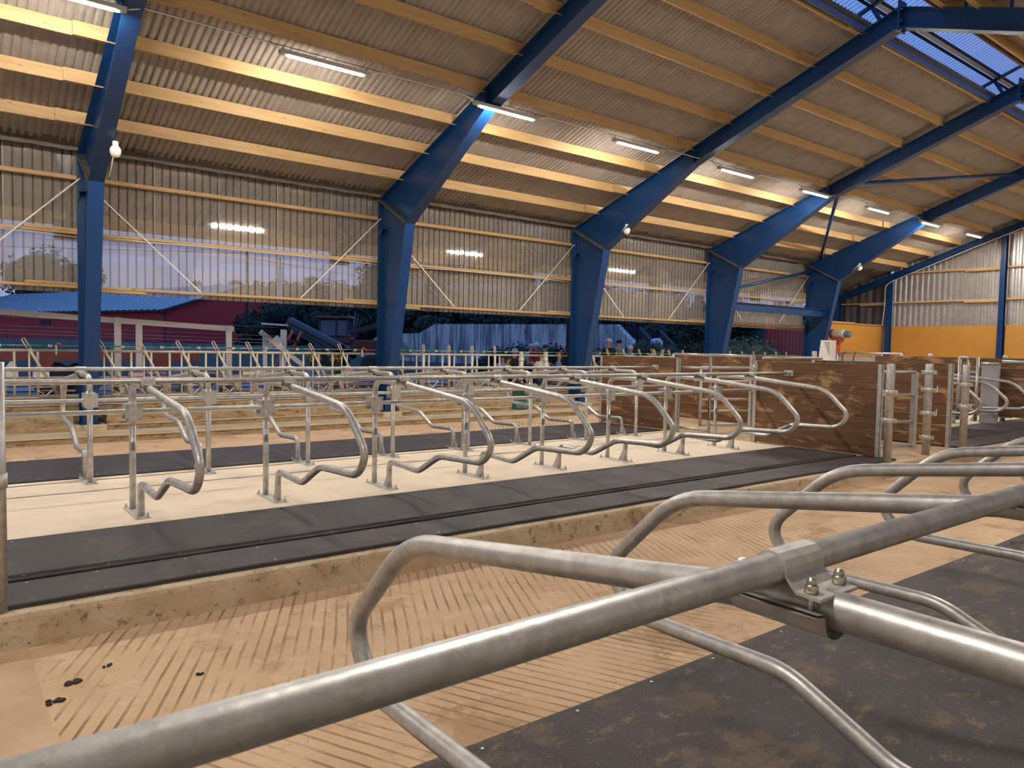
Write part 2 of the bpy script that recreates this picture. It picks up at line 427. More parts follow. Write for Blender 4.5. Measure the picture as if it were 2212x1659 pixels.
# ---------------- window wall
wall = struct('wall_left')
YF = 15.58
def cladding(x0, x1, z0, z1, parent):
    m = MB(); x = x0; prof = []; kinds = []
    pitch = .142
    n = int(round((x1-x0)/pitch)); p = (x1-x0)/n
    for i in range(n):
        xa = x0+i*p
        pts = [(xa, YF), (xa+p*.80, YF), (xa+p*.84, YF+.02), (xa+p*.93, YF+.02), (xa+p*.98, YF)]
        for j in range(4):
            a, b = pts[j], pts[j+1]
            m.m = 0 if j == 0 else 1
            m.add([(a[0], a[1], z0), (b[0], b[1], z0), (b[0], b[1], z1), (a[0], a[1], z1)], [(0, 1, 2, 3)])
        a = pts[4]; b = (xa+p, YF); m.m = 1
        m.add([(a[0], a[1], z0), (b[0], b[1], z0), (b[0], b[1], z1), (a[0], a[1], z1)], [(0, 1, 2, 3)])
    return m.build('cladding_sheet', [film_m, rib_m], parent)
xe = [XW0] + XS[1:]
for k in range(5):
    n = 5; a, b = xe[k], xe[k+1]
    for j in range(n):
        cladding(a+(b-a)*j/n, a+(b-a)*(j+1)/n-.012, 2.37, 4.95, wall)
# bright lap strips where sheets overlap
lap = mat('sheet_lap', (.36, .31, .25), .5)
for k in range(5):
    for j in range(1, 5):
        x = xe[k]+1.2*j
        m = MB(); m.box((x-.016, YF-.006, 2.37), (x+.004, YF-.002, 4.95)); m.build('lap_strip', lap, wall)
def girt(x0, x1, z, h=.045, y0=15.48, d=.10, mt=pine_x, parent=wall, name='girt'):
    m = MB(); m.cbox((x0, y0, z-h/2), (x1, y0+d, z+h/2), .002); return m.build(name, mt, parent)
for k in range(5):
    a, b = xe[k]+.02, xe[k+1]-.02
    for i, z in enumerate((4.42, 3.44, 2.475)):
        girt(a, b, z, .07 if i == 0 else .05, y0=15.44)
        if i:
            girt(max(a, a), a+1.0 if k else a+.5, z-.055 if k else z+.05, .045, y0=15.44, name='girt_splice')
            girt(b-.9, b, z+.052, .045, y0=15.44, name='girt_splice')
# white tie rods from each column head to the sill girt
for k in range(5):
    a, b = xe[k], xe[k+1]
    for (p, q) in (((a+.08, 15.40, 4.28), (a+2.0, 15.42, 2.50)), ((b-.08, 15.40, 4.40), (b-1.95, 15.42, 2.50))):
        m = MB(); m.beam(p, q, .022, .006, (0, 1, 0)); m.tube([Vector(p)+Vector((0, -.01, 0)), Vector(p)+Vector((0, -.05, 0))], .012, 8)
        m.build('tie_strap', cable_m, wall)
# conduit along the middle girt
for k in range(4):
    a, b = xe[k]+.1, xe[k+1]-.1
    m = MB(); m.tube([(a, 15.43, 3.40), (a+1.0, 15.43, 3.385), (a+1.6, 15.43, 3.40), (b-1.2, 15.43, 3.40), (b-.7, 15.43, 3.385), (b, 15.43, 3.36)], .009, 6)
    m.build('conduit', cable_m, wall)
# overhanging eave outside: sheeting, edge beam and brackets under it
eave = struct('trim_1')
def corr(y0, y1, x0, x1, pitch, amp, off, mt, parent, name, side=1):
    m = MB(); n = int((x1-x0)/pitch); nx = []
    for i in range(n+1):
        x = x0+i*pitch
        for t, h in ((0, .0), (.30, .06), (.58, .5), (.70, 1), (.84, .9)):
            nx.append((x+t*pitch, amp*h))
    v = []; nn = len(nx)
    for Y in (y0, y1):
        for (x, h) in nx: v.append((x, Y, zr(Y)+off+h))
    m.add(v, [(i, i+1, nn+i+1, nn+i) for i in range(nn-1)], False)
    return m.build(name, mt, parent)
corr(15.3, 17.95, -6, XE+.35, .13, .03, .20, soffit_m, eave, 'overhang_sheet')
m = MB(); m.box((-6, 17.8, 3.86), (XE, 17.86, 4.12)); m.build('eave_beam', pine_x, eave)
m = MB(); m.tube([(-6, 18.02, 3.98), (XE, 18.02, 3.98)], .06, 10); m.build('gutter', soffit_m, eave)
for k in range(0, 6):
    X = XS[k]
    m = MB(); m.prism([(15.45, 4.95), (15.45, 4.15), (15.9, 4.1), (17.8, 3.80), (17.8, 4.05)], 'x', X-.02, X+.02)
    m.box((X-.22, 17.62, 3.55), (X+.22, 17.80, 3.95)); m.build('eave_bracket', soffit_m, eave)

# ---------------- roof
roof = struct('ceiling')
corr(7.33, 15.46, -6, XE+.35, .118, .028, .205, roof_m, roof, 'roof_sheet')
corr(6.05, -2.3, -6, XE+.35, .118, .028, .205, roof_m, roof, 'roof_sheet')
def purlin(Y, h=.20, t=.048):
    out = []
    segs = [-6] + XS[1:] + [XE]
    for i in range(len(segs)-1):
        a, b = segs[i], segs[i+1]
        off = .026 if i % 2 == 0 else -.026
        x0 = a-(.55 if i else 0); x1 = b+(.55 if i < len(segs)-2 else -.12)
        z0 = zr(Y)+.004; yy = Y+off
        dz = SL*(1 if Y < RY else -1)
        m = MB(); m.prism([(yy-t/2, z0-dz*t/2*(-1)*0), (yy+t/2, z0), (yy+t/2, z0+h), (yy-t/2, z0+h)], 'x', x0, x1)
        m.build('purlin', pine_x, roof)
for Y in (14.52, 13.48, 12.45, 11.41, 10.37, 9.37, 8.40, 7.44):
    purlin(Y)
for Y in (5.93, 5.35, 4.3, 3.2, 2.1, 1.0, -.1, -1.2): purlin(Y)
# felt closure hanging in front of the wall top
m = MB(); prof = []
x = -6.0
vs = []; fs = []
n = int((XE-6+6)/.1)
for i in range(n):
    X = -6+i*.1; h = .012*math.sin(i*1.9)+.012*math.sin(i*.7)
    vs += [(X, 15.36+h*.6, 4.86+.02+h*.5), (X, 15.44, 5.06)]
for i in range(n-1): fs.append((2*i, 2*i+2, 2*i+3, 2*i+1))
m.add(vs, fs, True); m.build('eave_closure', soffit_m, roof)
# ridge skylight
zt = 7.86; zrg = 8.0
m = MB(); m.box((-6, 7.33, 7.64), (XE, 7.352, 7.80)); m.box((-6, 7.30, 7.79), (XE, 7.40, 7.80)); m.build('skylight_upstand', mat('blue_grey_flashing', (.16, .19, .26), .35, .4), roof)
m = MB(); m.box((-6, 6.028, 7.64), (XE, 6.05, 7.80)); m.build('skylight_upstand', soffit_m, roof)
def zs(Y): return 8.17-.353*(Y-7.29)
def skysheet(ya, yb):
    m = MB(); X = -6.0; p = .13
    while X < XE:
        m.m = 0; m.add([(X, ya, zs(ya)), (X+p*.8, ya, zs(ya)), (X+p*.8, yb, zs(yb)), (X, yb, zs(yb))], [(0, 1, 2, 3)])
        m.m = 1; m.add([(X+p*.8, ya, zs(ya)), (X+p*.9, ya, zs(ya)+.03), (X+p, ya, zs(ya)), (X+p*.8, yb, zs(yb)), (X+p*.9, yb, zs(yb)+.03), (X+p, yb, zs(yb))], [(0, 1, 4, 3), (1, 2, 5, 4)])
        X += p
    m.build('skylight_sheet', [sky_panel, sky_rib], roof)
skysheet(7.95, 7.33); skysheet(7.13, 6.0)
ridge_m = mat('ridge_cap', (.50, .53, .60), .35, .3)
m = MB(); m.prism([(7.28, zs(7.28)+.02), (7.17, zs(7.17)+.02), (7.17, zs(7.17)+.05), (7.28, zs(7.28)+.05)], 'x', -6, XE); m.build('ridge_cap', ridge_m, roof)
m = MB(); m.beam((-6, 7.31, zs(7.31)), (XE, 7.31, zs(7.31)), .045, .04); m.beam((-6, 7.15, zs(7.15)), (XE, 7.15, zs(7.15)), .04, .04); m.build('ridge_edge_strip', dark_trim, roof)
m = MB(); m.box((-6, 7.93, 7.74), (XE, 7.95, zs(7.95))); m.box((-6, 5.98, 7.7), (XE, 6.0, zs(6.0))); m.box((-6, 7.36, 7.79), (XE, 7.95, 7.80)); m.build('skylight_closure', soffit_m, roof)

# ---------------- walls behind and beside the camera, and the far gable
wr = struct('wall_right')
m = MB(); prof = []
X = -6.0
while X < XE:
    prof += [(X, -2.3), (X+.12, -2.3), (X+.16, -2.26), (X+.22, -2.26)]; X += .26
vs = []; n = len(prof)
for z in (-.2, 4.6):
    vs += [(x, y, z) for x, y in prof]
m.add(vs, [(i, i+1, n+i+1, n+i) for i in range(n-1)]); m.build('wall_sheet', corr_m, wr)
wf = struct('wall_front')
m = MB(); m.prism([(-2.3, -.3), (15.6, -.3), (15.6, 4.9), (RY, 8.1), (-2.3, 4.9)], 'x', -6.06, -6.0); m.build('wall_sheet', corr_m, wf)
wb = struct('wall_back')
# corrugated upper part in strips between girts, trapezoid sheet
m = MB(); prof = []
Y = -2.0
while Y < 15.1:
    prof += [(XE+.21, Y), (XE+.21, Y+.07), (XE+.155, Y+.11), (XE+.155, Y+.18)]; Y += .22
vs = []; n = len(prof)
for (x, y) in prof: vs.append((x, y, 2.6))
for (x, y) in prof: vs.append((x, y, zr(y)+.22))
m.add(vs, [(i, i+1, n+i+1, n+i) for i in range(n-1)]); m.build('wall_sheet', corr_m, wb)
m = MB(); vs = []; fs = []; ny = 40
for i in range(ny+1):
    y = 15.25+2.75*i/ny; h = .05*math.sin(i*1.3)+.04*math.sin(i*.61+1)
    for j in range(7):
        z = 2.5+(zr(y)+.22-2.5)*j/6; vs.append((XE+.15+h*(1-.5*j/6)+.02*math.sin(j*2+i), y, z))
for i in range(ny):
    for j in range(6): fs.append((7*i+j, 7*i+7+j, 7*i+8+j, 7*i+1+j))
m.add(vs, fs, True); m.build('membrane_sheet', membrane, wb)
for (a, b) in ((15.2, 11.02), (10.8, 6.9), (6.6, 2.6), (2.4, -2.0)):
    m = MB(); m.cbox((XE+.02, b, -.2), (XE+.10, a, 2.72), .01); m.build('wall_panel', yellow, wb)
m = MB(); m.box((XE+.11, -2.3, -.3), (XE+.14, 18, 2.7)); m.build('wall_lining', corr_m, wb)
for z in (3.72, 4.94, 6.2):
    for (a, b) in ((17.9, 15.2), (15.1, 11.0), (10.8, 6.9), (6.5, 2.6), (2.4, -2.0)):
        if zr((a+b)/2) < z+.2: continue
        top = a
        while zr(top) < z+.05: top -= .1
        m = MB(); m.cbox((XE+.04, b, z-.03), (XE+.14, top, z+.03), .003); m.build('girt', pine_y, wb)
        if z < 6:
            m = MB(); m.cbox((XE+.04, b, z-.095), (XE+.12, min(b+1.3, top), z-.034), .003); m.build('girt_splice', pine_y, wb)
# side return of the yellow wall in the last bay, timber capped
m = MB(); m.cbox((26.3, 15.42, .0), (XE+.02, 15.50, 2.72), .01); m.build('return_panel', yellow, wb)
m = MB(); m.cbox((26.3, 15.38, 2.72), (XE+.02, 15.54, 2.77), .004); m.build('capping_board', pine_x, wb)
m = MB(); m.cbox((27.2, 15.40, 2.772), (29.8, 15.52, 2.80), .004); m.build('capping_board', pine_x, wb)

# ================================================================== BLUE STEEL
def hplate(m, pts, x, t=.012):
    m.prism(pts, 'x', x-t/2, x+t/2)
NTH = 'first second third fourth fifth sixth seventh eighth ninth tenth eleventh twelfth thirteenth fourteenth fifteenth sixteenth seventeenth eighteenth nineteenth twentieth twenty-first twenty-second twenty-third twenty-fourth twenty-fifth twenty-sixth twenty-seventh twenty-eighth twenty-ninth'.split()
ORD = ['first', 'second', 'third', 'fourth', 'fifth', 'sixth', 'seventh', 'eighth', 'ninth', 'tenth', 'eleventh', 'twelfth', 'thirteenth', 'fourteenth']
def portal(X, label):
    t = thing('portal_frame', label, 'steel frame', (X, 0, 0), 0, 'blue portal frames of the hall')
    W = .24
    for sgn in (1, -1):
        def Yc(y): return RY+sgn*(y-RY)
        def fl(m, a, b, th=.016, wd=W):
            m.beam((0, Yc(a[0]), a[1]), (0, Yc(b[0]), b[1]), wd, th, (0, (b[1]-a[1])*-1, (Yc(b[0])-Yc(a[0]))))
        ko = (YO, 4.83); ki = (14.18, 4.17); hb = (11.3, 5.90); hz = (11.3, zr(11.3)); bz = .36
        m = MB(); m.prism([(Yc(y), z) for y, z in ((15.42, .01), (15.03, .01), ki, ko)], 'x', -.006, .006); web = m.build('column', blue, t)
        m = MB(); fl(m, (YO, .01), ko); m.build('outer_flange', blue, web)
        m = MB(); fl(m, (15.03, .01), ki); m.build('inner_flange', blue, web)
        m = MB(); m.box((-.17, min(Yc(14.97), Yc(15.47)), -.0), (.17, max(Yc(14.97), Yc(15.47)), .022)); m.build('base_plate', blue, web)
        m = MB(); m.prism([(Yc(y), z) for y, z in (ko, ki, hb, (RY, RZ-bz), (RY, RZ))], 'x', -.006, .006); raf = m.build('rafter', blue, t)
        m = MB(); fl(m, ko, (RY, RZ)); m.build('top_flange', blue, raf)
        m = MB(); fl(m, ki, hb); fl(m, hb, (RY, RZ-bz)); m.build('bottom_flange', blue, raf)
        m = MB(); d = (Vector((0, Yc(ki[0]), ki[1]))-Vector((0, Yc(ko[0]), ko[1])))
        m.beam((0, Yc(ko[0]), ko[1]), Vector((0, Yc(ki[0]), ki[1])), .25, .05, (0, -d.z, d.y)); jp = m.build('joint_plate', joint_m, t)
        bm = MB()
        for kk in (.15, .35, .6, .85):
            p = Vector((0, Yc(ko[0]), ko[1]))+d*kk
            for xx in (-.08, .08): bm.tube([p+Vector((xx, -.02*sgn, -.045)), p+Vector((xx, .02*sgn, .045))], .014, 6)
        bm.build('bolt_row', bolt_m, jp)
        for (yy, zb) in ((11.3, 5.9),):
            m = MB(); m.box((-.11, Yc(yy)-.006, zb), (.11, Yc(yy)+.006, zr(11.3)-.01)); m.build('stiffener', blue, raf)
        m = MB(); m.box((-.11, min(Yc(15.41), Yc(15.2)), 4.15), (.11, max(Yc(15.41), Yc(15.2)), 4.165)); m.prism([(Yc(15.41), 4.15), (Yc(15.41), 3.98), (Yc(15.22), 4.15)], 'x', -.1, -.09); m.build('stiffener', blue, web)
    m = MB(); m.box((-.13, RY-.02, RZ-bz-.07), (.13, RY+.02, RZ+.12)); ap = m.build('apex_plate', blue, t)
    m = MB()
    for z in (RZ-.45+.04, RZ-.04, RZ-.25):
        for xx in (-.09, .09): m.tube([(xx, RY-.05, z), (xx, RY+.05, z)], .014, 6)
    m.build('bolt_row', bolt_m, ap)
    # skylight trestle above the apex
    m = MB(); m.beam((0, 7.80, 7.95), (0, 6.05, 8.56), .07, .06); m.build('skylight_bar', blue, t)
    m = MB(); m.beam((0, 7.27, 8.14), (0, 7.06, 7.77), .07, .06, (1, 0, 0)); m.build('skylight_bar', blue, t)
    for Y in (5.6, 4.9):
        m = MB(); m.box((-.03, Y-.02, zr(Y)), (.03, Y+.02, zr(Y)+.16)); m.build('purlin_cleat', blue, t)
    return t
lab = ['blue steel portal frame out of sight at the near left end', 'nearest blue steel portal frame, its column at the far left of the photo', 'blue steel portal frame second from the left, a lit tube hanging at its rafter',
       'middle blue steel portal frame with a white globe lamp and its peak under the skylight', 'blue steel portal frame with a brace running to the next column',
       'farthest blue steel portal frame, beside the red door panel']
for k in range(1, 6): portal(XS[k], lab[k])

# end frame of the gable
t = thing('gable_frame', 'blue steel sloping beam and columns along the far corrugated gable wall', 'steel frame', (XE, 0, 0))
for (a, b) in ((17.95, RY), (-2.0, RY)):
    m = MB(); p = Vector((-.06, a, zr(a)-.02)); q_ = Vector((-.06, b, zr(b)-.02))
    m.beam(p, q_, .16, .02, (0, 0, 1)); m.beam(p-Vector((0, 0, .26)), q_-Vector((0, 0, .26)), .16, .02); m.beam(p-Vector((-.02, 0, .13)), q_-Vector((-.02, 0, .13)), .012, .26)
    m.build('gable_beam', blue, t)
for Y in (17.4, 15.15, 10.92, 6.69, 2.5):
    m = MB(); zt_ = zr(Y)-.28
    m.box((-.19, Y-.09, 0), (-.175, Y+.09, zt_)); m.box((-.19, Y-.005, 0), (.0, Y+.005, zt_)); m.box((-.01, Y-.09, 0), (.005, Y+.09, zt_))
    m.build('gable_column', blue, t)
m = MB(); m.tube([(-.22, 15.35, 2.75), (-.22, 15.28, 3.5), (-.22, 15.28, 4.45), (-.2, 15.0, 4.62), (-.2, 12, zr(12)-.31), (-.2, 9, zr(9)-.31)], .016, 8, fil=[.2, .3, .15, 0])
tag(m.build('conduit', cable_m), 'white conduit bending up the gable column and along the sloping beam', 'cable').location = (XE, 0, 0)
# wind bracing between the fourth and last frame
m = MB(); Xa, Xb = 20.2, 26.1
m.box((Xa, 14.70, 2.87), (Xb, 14.712, 3.13)); m.box((Xa, 14.63, 3.12), (Xb, 14.78, 3.135)); m.box((Xa, 14.63, 2.865), (Xb, 14.78, 2.88)); m.box((Xb, 14.6, 2.8), (Xb+.02, 14.82, 3.2))
tag(m.build('tie_beam', blue), 'level blue steel beam between the last two portal columns', 'beam')
def strut(p, q, label, r=.05):
    m = MB(); m.tube([p, q], r, 12); m.beam(p, Vector(p)+(Vector(q)-Vector(p)).normalized()*.25, .12, .012); m.beam(q, Vector(q)+(Vector(p)-Vector(q)).normalized()*.25, .12, .012)
    tag(m.build('brace_tube', blue), label, 'brace', 'round blue brace tubes')
strut((20.2, 14.6, 3.52), (26.1, 15.2, 4.62), 'blue brace tube rising to the last column above the level beam')
strut((20.2, 11.1, 6.05), (26.1, 14.95, 5.02), 'steep blue brace tube dropping from the fourth rafter to the last column head')
strut((20.2, 10.4, 6.22), (26.1, 8.55, 7.08), 'shallow blue brace tube running right from the fourth rafter')

# ================================================================== LAMPS
lamp_body = None
def lamp(x0, Y, z, L=1.18, label=None):
    t = thing('tube_lamp', label, 'lamp', (x0, Y, z), 0, 'lit LED tube lamps under the roof')
    m = MB(); m.cbox((-.15, -.052, .012), (L+.15, .052, .075), .008); m.build('lamp_housing', grey_plastic, t)
    m = MB(); m.tube([(0, 0, .012), (L, 0, .012)], .03, 8); m.build('diffuser', tube_m, t)
    m = MB(); m.tube([(-.15, 0, .03), (-.02, 0, .012)], .030, 8, r2=.032); m.build('end_cap', grey_plastic, t)
    m = MB(); m.tube([(L+.02, 0, .012), (L+.15, 0, .03)], .032, 8, r2=.03); m.build('end_cap', grey_plastic, t)
    m = MB()
    for xx in (-.1, L+.1): m.tube([(xx, 0, .07), (xx, 0, .13)], .006, 5)
    m.build('hanger', black_m, t)
    return t
LY, LZ = 11.14, 5.86
for k in range(-1, 8):
    if k == -1: lb = 'lit tube lamp cut by the top edge of the photo at the left'
    else: lb = '%s full lit tube lamp from the left in the row under the roof' % ORD[k]
    lamp(4.29+3.55*k, LY, LZ, label=lb)
lamp(-2.8, LY, LZ, label='lit tube lamp outside the left edge of the photo')
for i, x in enumerate((-2.2, 8.2, 18.65, 29.1)):
    lamp(x, 2.25, 5.86, L=1.9, label='%s lit tube lamp of the second row, seen only mirrored in the clear cladding' % ORD[i])
# suspension wire and cable
m = MB()
pts = [(-6, LY, LZ+.14)]
for k in range(-2, 8):
    x = 4.29+3.55*k; pts += [(x-.2, LY, LZ+.135), (x+1.4, LY, LZ+.135)]
pts += [(31.9, LY, LZ+.16)]
m.tube(pts, .006, 5)
tag(m.build('suspension_cable', black_m), 'thin dark cable the row of tube lamps hangs from', 'cable')
lc = thing('lamp_cable', 'pale supply cable clipped in lengths between the tube lamps', 'cable')
for k in range(-2, 7):
    m = MB(); x = 4.29+3.55*k; m.tube([(x+1.35, LY-.02, LZ+.05), (x+1.55, LY-.02, LZ+.12), (x+3.2, LY-.02, LZ+.12), (x+3.38, LY-.02, LZ+.06)], .008, 6); m.build('cable_length', cable_m, lc)
# white globe lamps under the haunches
def globe(X, lb):
    t = thing('globe_lamp', lb, 'lamp', (X-.02, 13.45, 4.58), 0, 'unlit white globe lamps on the frames')
    m = MB(); m.lathe([(.0, .0), (.045, .005), (.075, .03), (.098, .08), (.105, .13), (.095, .175), (.07, .21), (.05, .225)], (0, 0, -.1), 20); m.build('glass_globe', lamp_glass, t)
    m = MB(); m.lathe([(.05, .0), (.056, .02), (.056, .075), (.045, .09)], (0, 0, .12), 16); m.build('lamp_holder', white_m, t)
    m = MB(); m.tube([(0, .05, .16), (0, .35, -.15+.0), (0, .72, -.36)], .012, 8, fil=.1); m.build('conduit', cable_m, t)
    return t
for X, lb in ((2.05, 'large white globe lamp on the nearest blue frame'), (14.16, 'white globe lamp on the middle blue frame'), (26.16, 'small far white globe lamp on the last blue frame')):
    g = globe(X, lb); g.scale = (.85, .85, .85)
    if X < 3: g.location = (2.30, 13.30, 4.50); g.scale = (.82, .82, .82)

# ================================================================== STALL FURNITURE
RR = .024
def divider_meshes(tilt):
    def p(u, z): return (0, -u, z-tilt*max(u, 0)/1.5)
    D = {}
    m = MB(); m.tube([(0, .605, .86), (0, .605, 1.145), p(0, 1.145), p(1.22, 1.03), p(1.575, .70), p(1.44, .515), p(.72, .485), p(.33, .285), p(-.27, .305), (0, .27, .02)],
                     .030, 12, fil=[.14, .12, .15, .2, .12, .08, .07, .09], seg=6); D['loop_tube'] = m.mesh('loop_tube', galv)
    m = MB(); m.tube([(0, .605, .012), (0, .605, .80)], .028, 12); m.tube([(0, .605, .78), (0, .605, .99)], .034, 12); D['post'] = m.mesh('post', galv)
    m = MB(); m.cbox((-.06, .17, .008), (.06, .71, .024), .003); D['base_plate'] = m.mesh('base_plate', galv_plate)
    m = MB(); m.prism([(.29, .012), (.40, .012), (.275, .24)], 'x', -.003, .003); D['gusset'] = m.mesh('gusset', galv)
    m = MB(); m.lathe([(.012, 0), (.012, .012), (.007, .014), (.007, .035)], (0, 0, 0), 6); D['bolt'] = m.mesh('bolt', bolt_m)
    # neck rail clamp: upper saddle over the rail, lower saddle under the tube
    prof = [(-.085, 1.172), (-.045, 1.174)]
    for k in range(9):
        a = PI+.25-(PI+.5)*k/8; prof.append((.029*math.cos(a), 1.199+.029*math.sin(a)))
    prof += [(.045, 1.174), (.085, 1.172)]
    th = .005; full = prof+[(y, z-th) if abs(y) > .04 else (y*.83, 1.199+(z-1.199)*.83) for y, z in reversed(prof)]
    m = MB(); n = len(prof); v = []
    for x in (-.055, .055):
        for (y, z) in full: v.append((x, y, z))
    N = len(full); f = [(i, i+1, N+i+1, N+i) for i in range(N-1)]+[(N-1, 0, N, 2*N-1)]
    for i in range(n-1): f += [(i, N-1-i, N-2-i, i+1), (N+i, N+i+1, 2*N-2-i, 2*N-1-i)]
    m.add(v, f); D['clamp_saddle'] = m.mesh('clamp_saddle', galv_plate)
    prof = [(-.062, 1.150), (-.036, 1.146)]
    for k in range(9):
        a = PI+PI*k/8; prof.append((.036*math.cos(a), 1.14+.036*math.sin(a)))
    prof += [(.036, 1.146), (.062, 1.150)]
    m = MB(); m.strip(prof, 'y', -.085, .085, True); m.strip([(x*1.1, z-.004) for x, z in prof], 'y', -.085, .085, True); D['clamp_cradle'] = m.mesh('clamp_cradle', galv_plate)
    m = MB(); m.tube([(0, 0, -.035), (0, 0, .028)], .0055, 8); m.lathe([(.0105, 0), (.0105, .012), (.009, .013)], (0, 0, .004), 6); m.lathe([(.008, .013), (.008, .020), (.004, .022)], (0, 0, .004), 8); D['clamp_bolt'] = m.mesh('clamp_bolt', bolt_m)
    # bracket joining post and lower rail
    m = MB(); m.cbox((-.066, .548, .82), (.066, .556, .97), .003); m.prism([(-.04, .548), (-.025, .53), (.025, .53), (.04, .548)], 'z', .82, .97); D['rail_bracket'] = m.mesh('rail_bracket', galv_plate)
    m = MB(); m.cbox((-.066, .688, .82), (.066, .696, .97), .003); D['bracket_back'] = m.mesh('bracket_back', galv_plate)
    m = MB(); m.tube([(0, .53, 0), (0, .71, 0)], .006, 6); m.lathe([(.011, .53), (.011, .545)], (0, 0, 0), 6, 'y'); D['bracket_bolt'] = m.mesh('bracket_bolt', bolt_m)
    return D
DA = divider_meshes(0.0); DC = divider_meshes(.085)
def divider(D, X, Y, rz, label, group):
    t = thing('stall_divider', label, 'stall divider', (X, Y, 0), rz, group)
    for nm in ('loop_tube', 'post', 'gusset', 'clamp_saddle', 'clamp_cradle', 'rail_bracket', 'bracket_back'): inst(nm, D[nm], t)
    bp = inst('base_plate', D['base_plate'], t)
    for (x, y) in ((-.04, .69), (.04, .69), (-.04, .19), (.04, .19)): inst('bolt', D['bolt'], bp, (x, y, .024))
    for (x, y) in ((-.04, -.062), (.04, -.062), (-.04, .062), (.04, .062)): inst('clamp_bolt', D['clamp_bolt'], t, (x, y, 1.17))
    for (x, z) in ((-.052, .835), (.052, .835), (-.052, .955), (.052, .955)): inst('bracket_bolt', D['bracket_bolt'], t, (x, 0, z))
    return t
YA, YB, YCR = 6.667, 9.467, .652
gA, gB, gC, gD = 'galvanised dividers of the middle stall row', 'galvanised dividers of the rear stall row', 'galvanised dividers of the near stall row', 'galvanised dividers of the stalls past the plank screens'
for k in range(8):
    divider(DA, 1.376+1.2*k, YA, 0, '%s galvanised stall divider from the left in the middle row, on the pale bedding' % ORD[k], gA)
for k in range(8):
    divider(DA, 1.271+1.2*k, YB, PI, '%s galvanised stall divider from the left in the rear row, opening to the far aisle' % ORD[k], gB)
for k in range(0, 11):
    divider(DC, 1.083+1.2*k, YCR, PI, '%s galvanised stall divider along the nearest rail, counted from the camera' % ORD[k], gC)
for k in range(8):
    divider(DA, 14.35+1.2*k, YA, 0, '%s galvanised stall divider beyond the plank screens, counted from the screen' % ORD[k], gD)
for k in range(6):
    divider(DA, 14.25+1.2*k, YB, PI, '%s galvanised divider of the back row beyond the plank screens' % ORD[k], gD)
def rail(x0, x1, Y, z, label, group, r=RR, joints=()):
    t = thing('stall_rail', label, 'rail', (0, Y, z), 0, group)
    m = MB(); m.tube([(x0, 0, 0), (x1, 0, 0)], r, 14); m.build('rail_tube', galv, t)
    for j in joints:
        m = MB(); m.tube([(j-.05, 0, 0), (j+.05, 0, 0)], r+.004, 14); m.build('joint_sleeve', galv, t)
gr = 'galvanised rails along the stall rows'
rail(-3, 10.85, YA, 1.199, 'neck rail on top of the middle row of dividers', gr, joints=(5.4,))
rail(.28, 10.85, 7.326, .895, 'lower rail bolted to the posts of the middle row', gr, .022, joints=(4.6, 8.5))
rail(-3, 10.85, YB, 1.199, 'neck rail on top of the rear row of dividers', gr, joints=(4.45,))
rail(-3, 10.85, 8.808, .895, 'lower rail bolted to the posts of the rear row', gr, .022, joints=(5.2,))
rail(-2, 15, YCR, 1.199, 'thick close rail running across the whole foreground', gr, joints=())
rail(13.3, 26, YA, 1.199, 'neck rail of the middle row beyond the plank screens', gr)
rail(13.3, 26, 7.326, .895, 'lower rail of the middle row beyond the plank screens', gr, .022)
rail(13.3, 24, YB, 1.199, 'neck rail of the back row beyond the plank screens', gr)
rail(-2, 15, -.007, .895, 'lower rail behind the near row of dividers', gr, .022)
# corner post at the left edge
t = thing('corner_post', 'galvanised post cut by the left edge at the end of the rubber mat', 'post', (.255, 4.97, 0))
m = MB(); m.tube([(0, 0, 0), (0, 0, 1.4)], .045, 16); m.build('tube', galv, t)
m = MB(); m.tube([(0, 0, .70), (0, 0, .78)], .052, 16); m.build('collar', galv_plate, t)

p = at(1005, 973, z=0.012)
t = thing('square_post', 'thick square galvanised post standing between the middle and rear stall rows', 'post', (p.x, p.y, .012))
m = MB(); m.cbox((-.045, -.045, 0), (.045, .045, 1.13), .008); m.build('tube', galv, t)
m = MB(); m.cbox((-.09, -.09, 0), (.09, .09, .012), .003); m.build('base_plate', galv_plate, t)
m = MB(); m.cbox((-.06, -.06, .86), (.06, .06, .96), .006); m.build('collar', galv_plate, t)

# mats
def rmat(x0, x1, y0, y1, mt, label, group='rubber mats of the stalls', lip=False):
    t = thing('rubber_mat', label, 'mat', (0, 0, 0), 0, group)
    rx = random.Random(int(y0*100+x0))
    m = MB(); n = max(2, int((x1-x0)/.6)); vs = []
    for i in range(n+1):
        x = x0+(x1-x0)*i/n; a = .006*math.sin(i*1.7+y0); b = .006*math.sin(i*1.1+y1)
        vs += [(x, y0+a, 0.0), (x, y0+a, .024), (x, y0+a+.01, .03), (x, y1+b-.01, .03), (x, y1+b, .024), (x, y1+b, 0.0)]
    fs = []
    for i in range(n):
        for j in range(5): fs.append((6*i+j, 6*i+6+j, 6*i+7+j, 6*i+1+j))
    fs += [tuple(range(6)), tuple(6*n+j for j in range(5, -1, -1))]
    m.add(vs, fs); m.build('mat_sheet', mt, t)
    m = MB()
    x = x0+.15
    while x < x1:
        for yy in (y0+.05, y1-.05): m.lathe([(.009, 0), (.009, .002), (.004, .003)], (x, yy+rx.uniform(-.005, .005), .03), 8)
        x += rx.uniform(.35, .6)
    o = m.build('washers', bolt_m, t); o['kind'] = 'stuff'
    return t
rmat(.27, 10.93, 4.965, 5.42, mat_m, 'narrow black rubber mat strip along the curb of the middle row')
rmat(.27, 10.80, 5.485, 6.56, mat_m, 'wide black rubber mat between the curb strip and the pale bedding')
